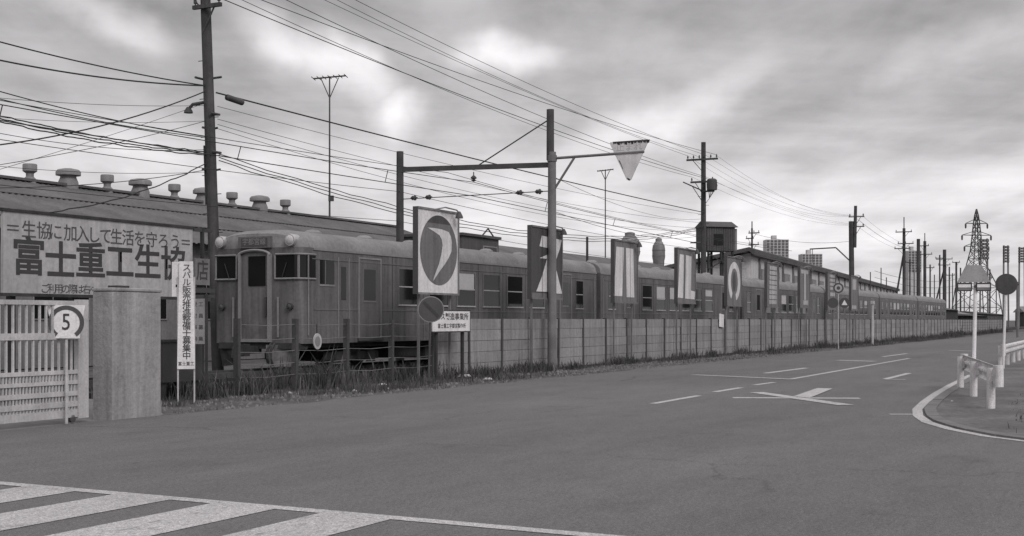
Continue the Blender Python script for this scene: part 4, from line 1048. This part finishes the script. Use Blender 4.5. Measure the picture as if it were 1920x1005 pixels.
# shed whose high side faces the track
th = 30.0; Yc = 111.; Xc = (1408 - 960) / F * Yc
ang = math.atan((1900 - 960) / F); ux, uy = math.sin(ang), math.cos(ang)
o = tag(bpy.data.objects.new('gabled_shed', None), 'pale long shed with dark sloping roof edge right of the raised hut', 'building'); C.objects.link(o)
o.location = (Xc, Yc, 0); o.rotation_euler = (0, 0, math.pi / 2 - ang)
zc3 = EYE + (HY - 474) * Yc / F
kx = (1682 - 960) / F; Ls = (kx * Yc - Xc) / (ux - kx * uy)
Ds = 16; dz3 = 3.0
MB().prism_s([(0, 0), (Ds, 0), (Ds, zc3 - dz3), (0, zc3)], 0, Ls).build('wall', M['shed_wall'], o)
rr = MB(); rr.prism_s([(-.45, zc3 - .25), (-.45, zc3 + .25), (0, zc3 + .45), (Ds + .5, zc3 - dz3 + .15), (Ds + .5, zc3 - dz3 - .1), (0, zc3 + .12)], -.8, Ls + .5); rr.build('roof', M['shed_roof'], o)
kk = 3.5
while kk < Ls:
    MB().box(kk, kk + .3, -.18, -.002, 0, zc3 - .3).build('pilaster', M['steel_mid'], o)
    w = MB().box(kk + 1.2, min(kk + 4.6, Ls - .3), -.08, -.003, zc3 - 2.6, zc3 - 1.2).build('window', M['vent'], o)
    for j in range(3): MB().box(kk + 1.35 + j * 1.08, kk + 2.3 + j * 1.08, -.1, -.082, zc3 - 2.45, zc3 - 1.35).build('pane', M['trim'], w)
    kk += 6.2
for yy in (3.5, 7.5):
    w = MB().box(-.06, -.002, yy, yy + 1.2, zc3 - 2.9, zc3 - 1.9).build('window', M['steel'], o); MB().box(-.08, -.062, yy + .1, yy + 1.1, zc3 - 2.8, zc3 - 2.0).build('pane', M['glass'], w)
MB().prism_s([(-.1, zc3 - 3.1), (Ds * .8, zc3 - 3.1), (Ds * .8, zc3 - 3.25), (-.1, zc3 - 3.25)], -3, 0).build('porch_roof', M['shed_roof'], o)
# apartment towers
def tower(label, x0, x1, yt, yb, Y, cols, rows):
    o = tag(bpy.data.objects.new('apartment_block', None), label, 'building', 'distant apartment blocks'); C.objects.link(o)
    xa, xb = (x0 - 960) / F * Y, (x1 - 960) / F * Y; w = xb - xa; zt, zb_ = EYE + (HY - yt) * Y / F, EYE + (HY - yb) * Y / F
    o.location = (xa, Y, 0)
    MB().box(0, w, 0, 12, 0, zt).build('wall', M['tower'], o)
    MB().box(w * .3, w * .5, 3, 8, zt, zt + 3).build('roof_house', M['tower'], o)
    me = MB().box(.0, w / cols * .62, -.4, -.01, 0, (zt - zb_) / rows * .62).mesh('window', M['tower_win'])
    for i in range(cols):
        for j in range(rows + 2):
            q = bpy.data.objects.new('window', me); C.objects.link(q); q.parent = o; q.location = (w / cols * (i + .19), 0, zt - (j + .85) * (zt - zb_) / rows)
tower('taller pale apartment block of many windows above the shed roof', 1437, 1479, 449, 476, 900, 6, 5)
tower('shorter pale apartment block between the shed and lamp bracket', 1504, 1542, 476, 496, 900, 6, 4)
tower('faint apartment block behind the crossarmed far poles', 1703, 1728, 470, 500, 900, 4, 6)
# lattice pylon
def pylon():
    Y = 300.; o = tag(bpy.data.objects.new('lattice_pylon', None), 'steel lattice power pylon behind the tapered sign', 'pylon'); C.objects.link(o)
    o.location = ((1831 - 960) / F * Y, Y, 0); o.rotation_euler = (0, 0, R(10)); z = lambda y: EYE + (HY - y) * Y / F
    lv = [(0, 4.4), (z(540), 3.4), (z(500), 1.7), (z(470), 1.0), (z(445), .75), (z(418), .5), (z(404), .32), (z(392), .04)]
    for i, (sx, sy) in enumerate(((-1, -1), (1, -1), (1, 1), (-1, 1))):
        MB().tube([(sx * h, sy * h, zz_) for zz_, h in lv], .12, 5).build('leg', M['steel'], o)
    for side in range(4):
        b = MB()
        for (z0, h0), (z1, h1) in zip(lv, lv[1:]):
            n = 2 if z1 - z0 > 3 else 1
            for q in range(n):
                u0, u1 = q / n, (q + 1) / n; za_, zb__ = z0 + (z1 - z0) * u0, z0 + (z1 - z0) * u1; ha, hb_ = h0 + (h1 - h0) * u0, h0 + (h1 - h0) * u1
                def cp_(h, zz_, e):
                    return [(e * h, -h, zz_), (h, e * h, zz_), (-e * h, h, zz_), (-h, -e * h, zz_)][side]
                b.bar(cp_(ha, za_, -1), cp_(hb_, zb__, 1), .09); b.bar(cp_(ha, za_, 1), cp_(hb_, zb__, -1), .09); b.bar(cp_(hb_, zb__, -1), cp_(hb_, zb__, 1), .09)
        b.build('bracing', M['steel'], o)
    for y, w in ((419, 2.7), (441, 3.6), (462, 3.0)):
        for sx in (-1, 1):
            a = MB(); a.bar((sx * .6, 0, z(y) + .9), (sx * w, 0, z(y)), .13); a.bar((sx * .6, -.6, z(y)), (sx * w, 0, z(y)), .13); a.bar((sx * .6, .6, z(y)), (sx * w, 0, z(y)), .13)
            ao = a.build('crossarm', M['steel'], o); MB().lathe([(.06, 0), (.22, -.2), (.2, -1.0), (.06, -1.2)], 8, (sx * w, 0, z(y))).build('insulator', M['insul'], ao)
pylon()
def floodlight(label, x, y0, y1, w, Y):
    o = tag(bpy.data.objects.new('floodlight_tower', None), label, 'floodlight', 'floodlight towers at the far right'); C.objects.link(o); k = Y / F
    o.location = ((x - 960) * k, Y, 0); W_ = w * k; za_, zb__ = EYE + (HY - y0) * k, EYE + (HY - y1) * k
    for sx in (-.35, .35): MB().tube([(sx * W_ * 1.3, 0, 0), (sx * W_, 0, za_)], .16, 6).build('mast', M['steel_mid'], o)
    n = 6
    for j in range(n):
        zz_ = zb__ + (za_ - zb__) * j / n; r = MB().box(-W_ / 2, W_ / 2, -.3, .1, zz_, zz_ + (za_ - zb__) / n * .75).build('lamp_row', M['steel'], o)
        for q in range(3): MB().box(-W_ / 2 + W_ * (q + .2) / 3, -W_ / 2 + W_ * (q + .8) / 3, -.36, -.302, zz_ + .08, zz_ + (za_ - zb__) / n * .6).build('lamp', M['steel_mid'], r)
floodlight('broad floodlight tower close behind the lattice pylon', 1845, 447, 486, 17, 240)
floodlight('floodlight tower above the dark round sign', 1886, 460, 492, 11, 240)
floodlight('floodlight tower cut by the right picture edge', 1916, 463, 492, 13, 240)
# far right low shapes
fr = thing('far_shed', 'low dark shed at the far right edge beyond the road', 'building', 0, 0); fr.location = (118, 300, 0); fr.rotation_euler = (0, 0, R(-10))
MB().box(0, 60, 0, 12, 0, 3.4).build('wall', M['wood'], fr); MB().prism_s([(-.5, 3.4), (12.5, 3.4), (6, 4.8)], -.5, 60.5).build('roof', M['vent'], fr)
pr = thing('far_post', 'single dark post right of the round sign at the horizon', 'post', 0, 0); pr.location = ((1908 - 960) / F * 120, 120, 0)
MB().tube([(0, 0, 0), (0, 0, 4.9)], .12, 8).build('shaft', M['steel_mid'], pr); MB().box(-.2, .2, -.2, .2, 4.9, 5.1).build('cap', M['steel_mid'], pr)

for i, (x0, x1, t, h, rise, lbl) in enumerate(((1772, 1796, 22, 2.9, .5, 'low dark shed just beyond the last railcar'), (1800, 1822, 24, 2.5, .6, 'low shed with pale roof left of the tapered sign post'), (1826, 1850, 21, 2.2, .3, 'squat dark hut between the two island sign posts'), (1852, 1884, 23, 2.6, .5, 'farthest low shed left of the round sign post'))):
    sa2 = S(x0, t); hall('low_shed', lbl, sa2, t, S(x1, t) - sa2, 5 + i, h, h + rise, 'hut' if i % 2 else 'wood', 'shed_roof' if i != 1 else 'vent')
for i, (x, yt, t, w, arm) in enumerate(((1662, 520, 30, 2, 0), (1706, 486, 27, 3, 1), (1714, 505, 29, 2, 0), (1744, 496, 28, 3, 1), (1752, 515, 31, 2, 0), (1762, 478, 29, 3, 1), (1786, 512, 30, 2, 0), (1808, 520, 27, 2, 0), (1856, 505, 24, 3, 0), (1868, 530, 24, 2, 0))):
    far_pole('thin background pole in the cluster between shed and pylon, %s from the left' % ORD[i], x, yt, t, w, ((yt + 6, x - 8, x + 8, 2),) if arm else ())
for i, y in enumerate((508, 520, 531)):
    wire('faint line strung across the far pole cluster, %s from the top' % ORD[i], (S(1640, 27), 27, Zt(y, S(1640, 27), 27)), (S(1800, 27), 27, Zt(y + 14, S(1800, 27), 27)), .8, .03)

# ------------------------------------------------------------------ weeds and litter
rng = random.Random(11)
def blades(name, label, areas, m):
    mb = MB()
    for (n, s0, s1, t0, t1, h0, h1, clump, zb0) in areas:
        cs = [(rng.uniform(s0, s1), rng.uniform(t0, t1), rng.uniform(.25, 1) ** 1.6 * 1.35) for _ in range(clump)]
        for i in range(n):
            c = rng.choice(cs); s = c[0] + rng.gauss(0, .22 + .5 * rng.random()); t = c[1] + rng.gauss(0, .16)
            if t > t1 + .1 or t < t0 - .25: continue
            h = rng.uniform(h0, h1) * c[2] * (1.7 if rng.random() < .04 else 1); w = h * rng.uniform(.015, .05) + .004; a = rng.uniform(0, math.pi); dx, dy = math.cos(a) * w, math.sin(a) * w
            lx, ly = rng.gauss(0, .3) * h, rng.gauss(0, .3) * h
            n0 = len(mb.v); p = W(s, t, zb0)
            mb.v += [(p.x - dx, p.y - dy, zb0 - .02), (p.x + dx, p.y + dy, zb0 - .02), (p.x + dx * .7 + lx * .4, p.y + dy * .7 + ly * .4, zb0 + h * .6), (p.x - dx * .7 + lx * .4, p.y - dy * .7 + ly * .4, zb0 + h * .6), (p.x + lx, p.y + ly, zb0 + h)]
            mb.f += [(n0, n0 + 1, n0 + 2, n0 + 3), (n0 + 3, n0 + 2, n0 + 4)]
    me = bpy.data.meshes.new(name); me.from_pydata(mb.v, [], mb.f); me.materials.append(m)
    o = bpy.data.objects.new(name, me); C.objects.link(o); tag(o, label, 'weeds', kind='stuff')
blades('roadside_weeds', 'dark weeds growing along the foot of the fence and before the train', [
    (9000, 31, 62, 16.9, 17.5, .04, .28, 46, 0), (9000, 62, 130, 16.6, 17.4, .06, .34, 90, 0), (6000, 130, 195, 16.2, 17.3, .12, .5, 80, 0),
    (3500, 18.2, 33, 15.5, 17.4, .03, .24, 34, 0), (5200, 21, 33, 17.3, 19.3, .08, .5, 30, 0), (5000, 31, 120, 15.0, 16.8, .02, .14, 150, 0), (2500, 60, 150, 14.9, 16.2, .06, .26, 60, 0), (1200, 17.6, 60, 14.75, 15.4, .015, .08, 60, 0)], M['weed'])
blades('island_grass', 'low dark grass on the traffic island under the guard rails', [(9000, 19.5, 48, -10, 2.2, .02, .1, 200, .022)], M['weed'])
# clods and stones on the verge
gv = MB()
for i in range(1600):
    s, t = rng.uniform(17.6, 75), rng.uniform(14.75, 17.3); r = rng.uniform(.012, .05); p = W(s, t, -.02)
    b = len(gv.v); gv.v += [(p.x + r * rng.uniform(.7, 1.2) * math.cos(q * 1.57 + .3), p.y + r * rng.uniform(.7, 1.2) * math.sin(q * 1.57 + .3), -.03) for q in range(4)] + [(p.x, p.y, -.02 + r * .9)]
    gv.f += [(b, b + 1, b + 4), (b + 1, b + 2, b + 4), (b + 2, b + 3, b + 4), (b + 3, b, b + 4)]
me = bpy.data.meshes.new('verge_stones'); me.from_pydata(gv.v, [], gv.f); me.materials.append(M['yard'])
o = bpy.data.objects.new('verge_stones', me); C.objects.link(o); tag(o, 'small stones scattered on the dirt verge beside the road', 'stones', kind='stuff')
for (x, y, w, lbl) in ((872, 707, 28, 'largest crumpled white scrap on the verge below the office sign'), (716, 722, 16, 'pale paper scrap on the verge before the leading railcar'), (728, 730, 8, 'tiny pale scrap beside the paper before the railcar'), (545, 738, 10, 'pale scrap on the verge nearest the tall narrow sign'), (915, 712, 18, 'thin pale scrap right of the largest scrap on the verge'), (665, 734, 10, 'small pale scrap left of the paper scrap on the verge'), (1785, 757, 6, 'small pale stone on the traffic island')):
    s, t = ground_px(x, y); k = w * Yd(s, t) / F
    o = thing('litter_scrap', lbl, 'litter', s, t, .04 if x > 1700 else 0, rz=rng.uniform(0, .6), group='scraps on the verge')
    mb = MB(); n = 7
    ring = [(k * .55 * math.cos(6.283 * i / n) * rng.uniform(.7, 1.1), k * .3 * math.sin(6.283 * i / n) * rng.uniform(.7, 1.1), .01) for i in range(n)]
    mb.v = ring + [(x_ * .6, y_ * .6, k * .12 + rng.uniform(0, .04)) for x_, y_, _ in ring]
    mb.f = [tuple(range(n))[::-1], tuple(range(n, 2 * n))] + [(i, (i + 1) % n, n + (i + 1) % n, n + i) for i in range(n)]
    mb.build('sheet', M['litter'], o)
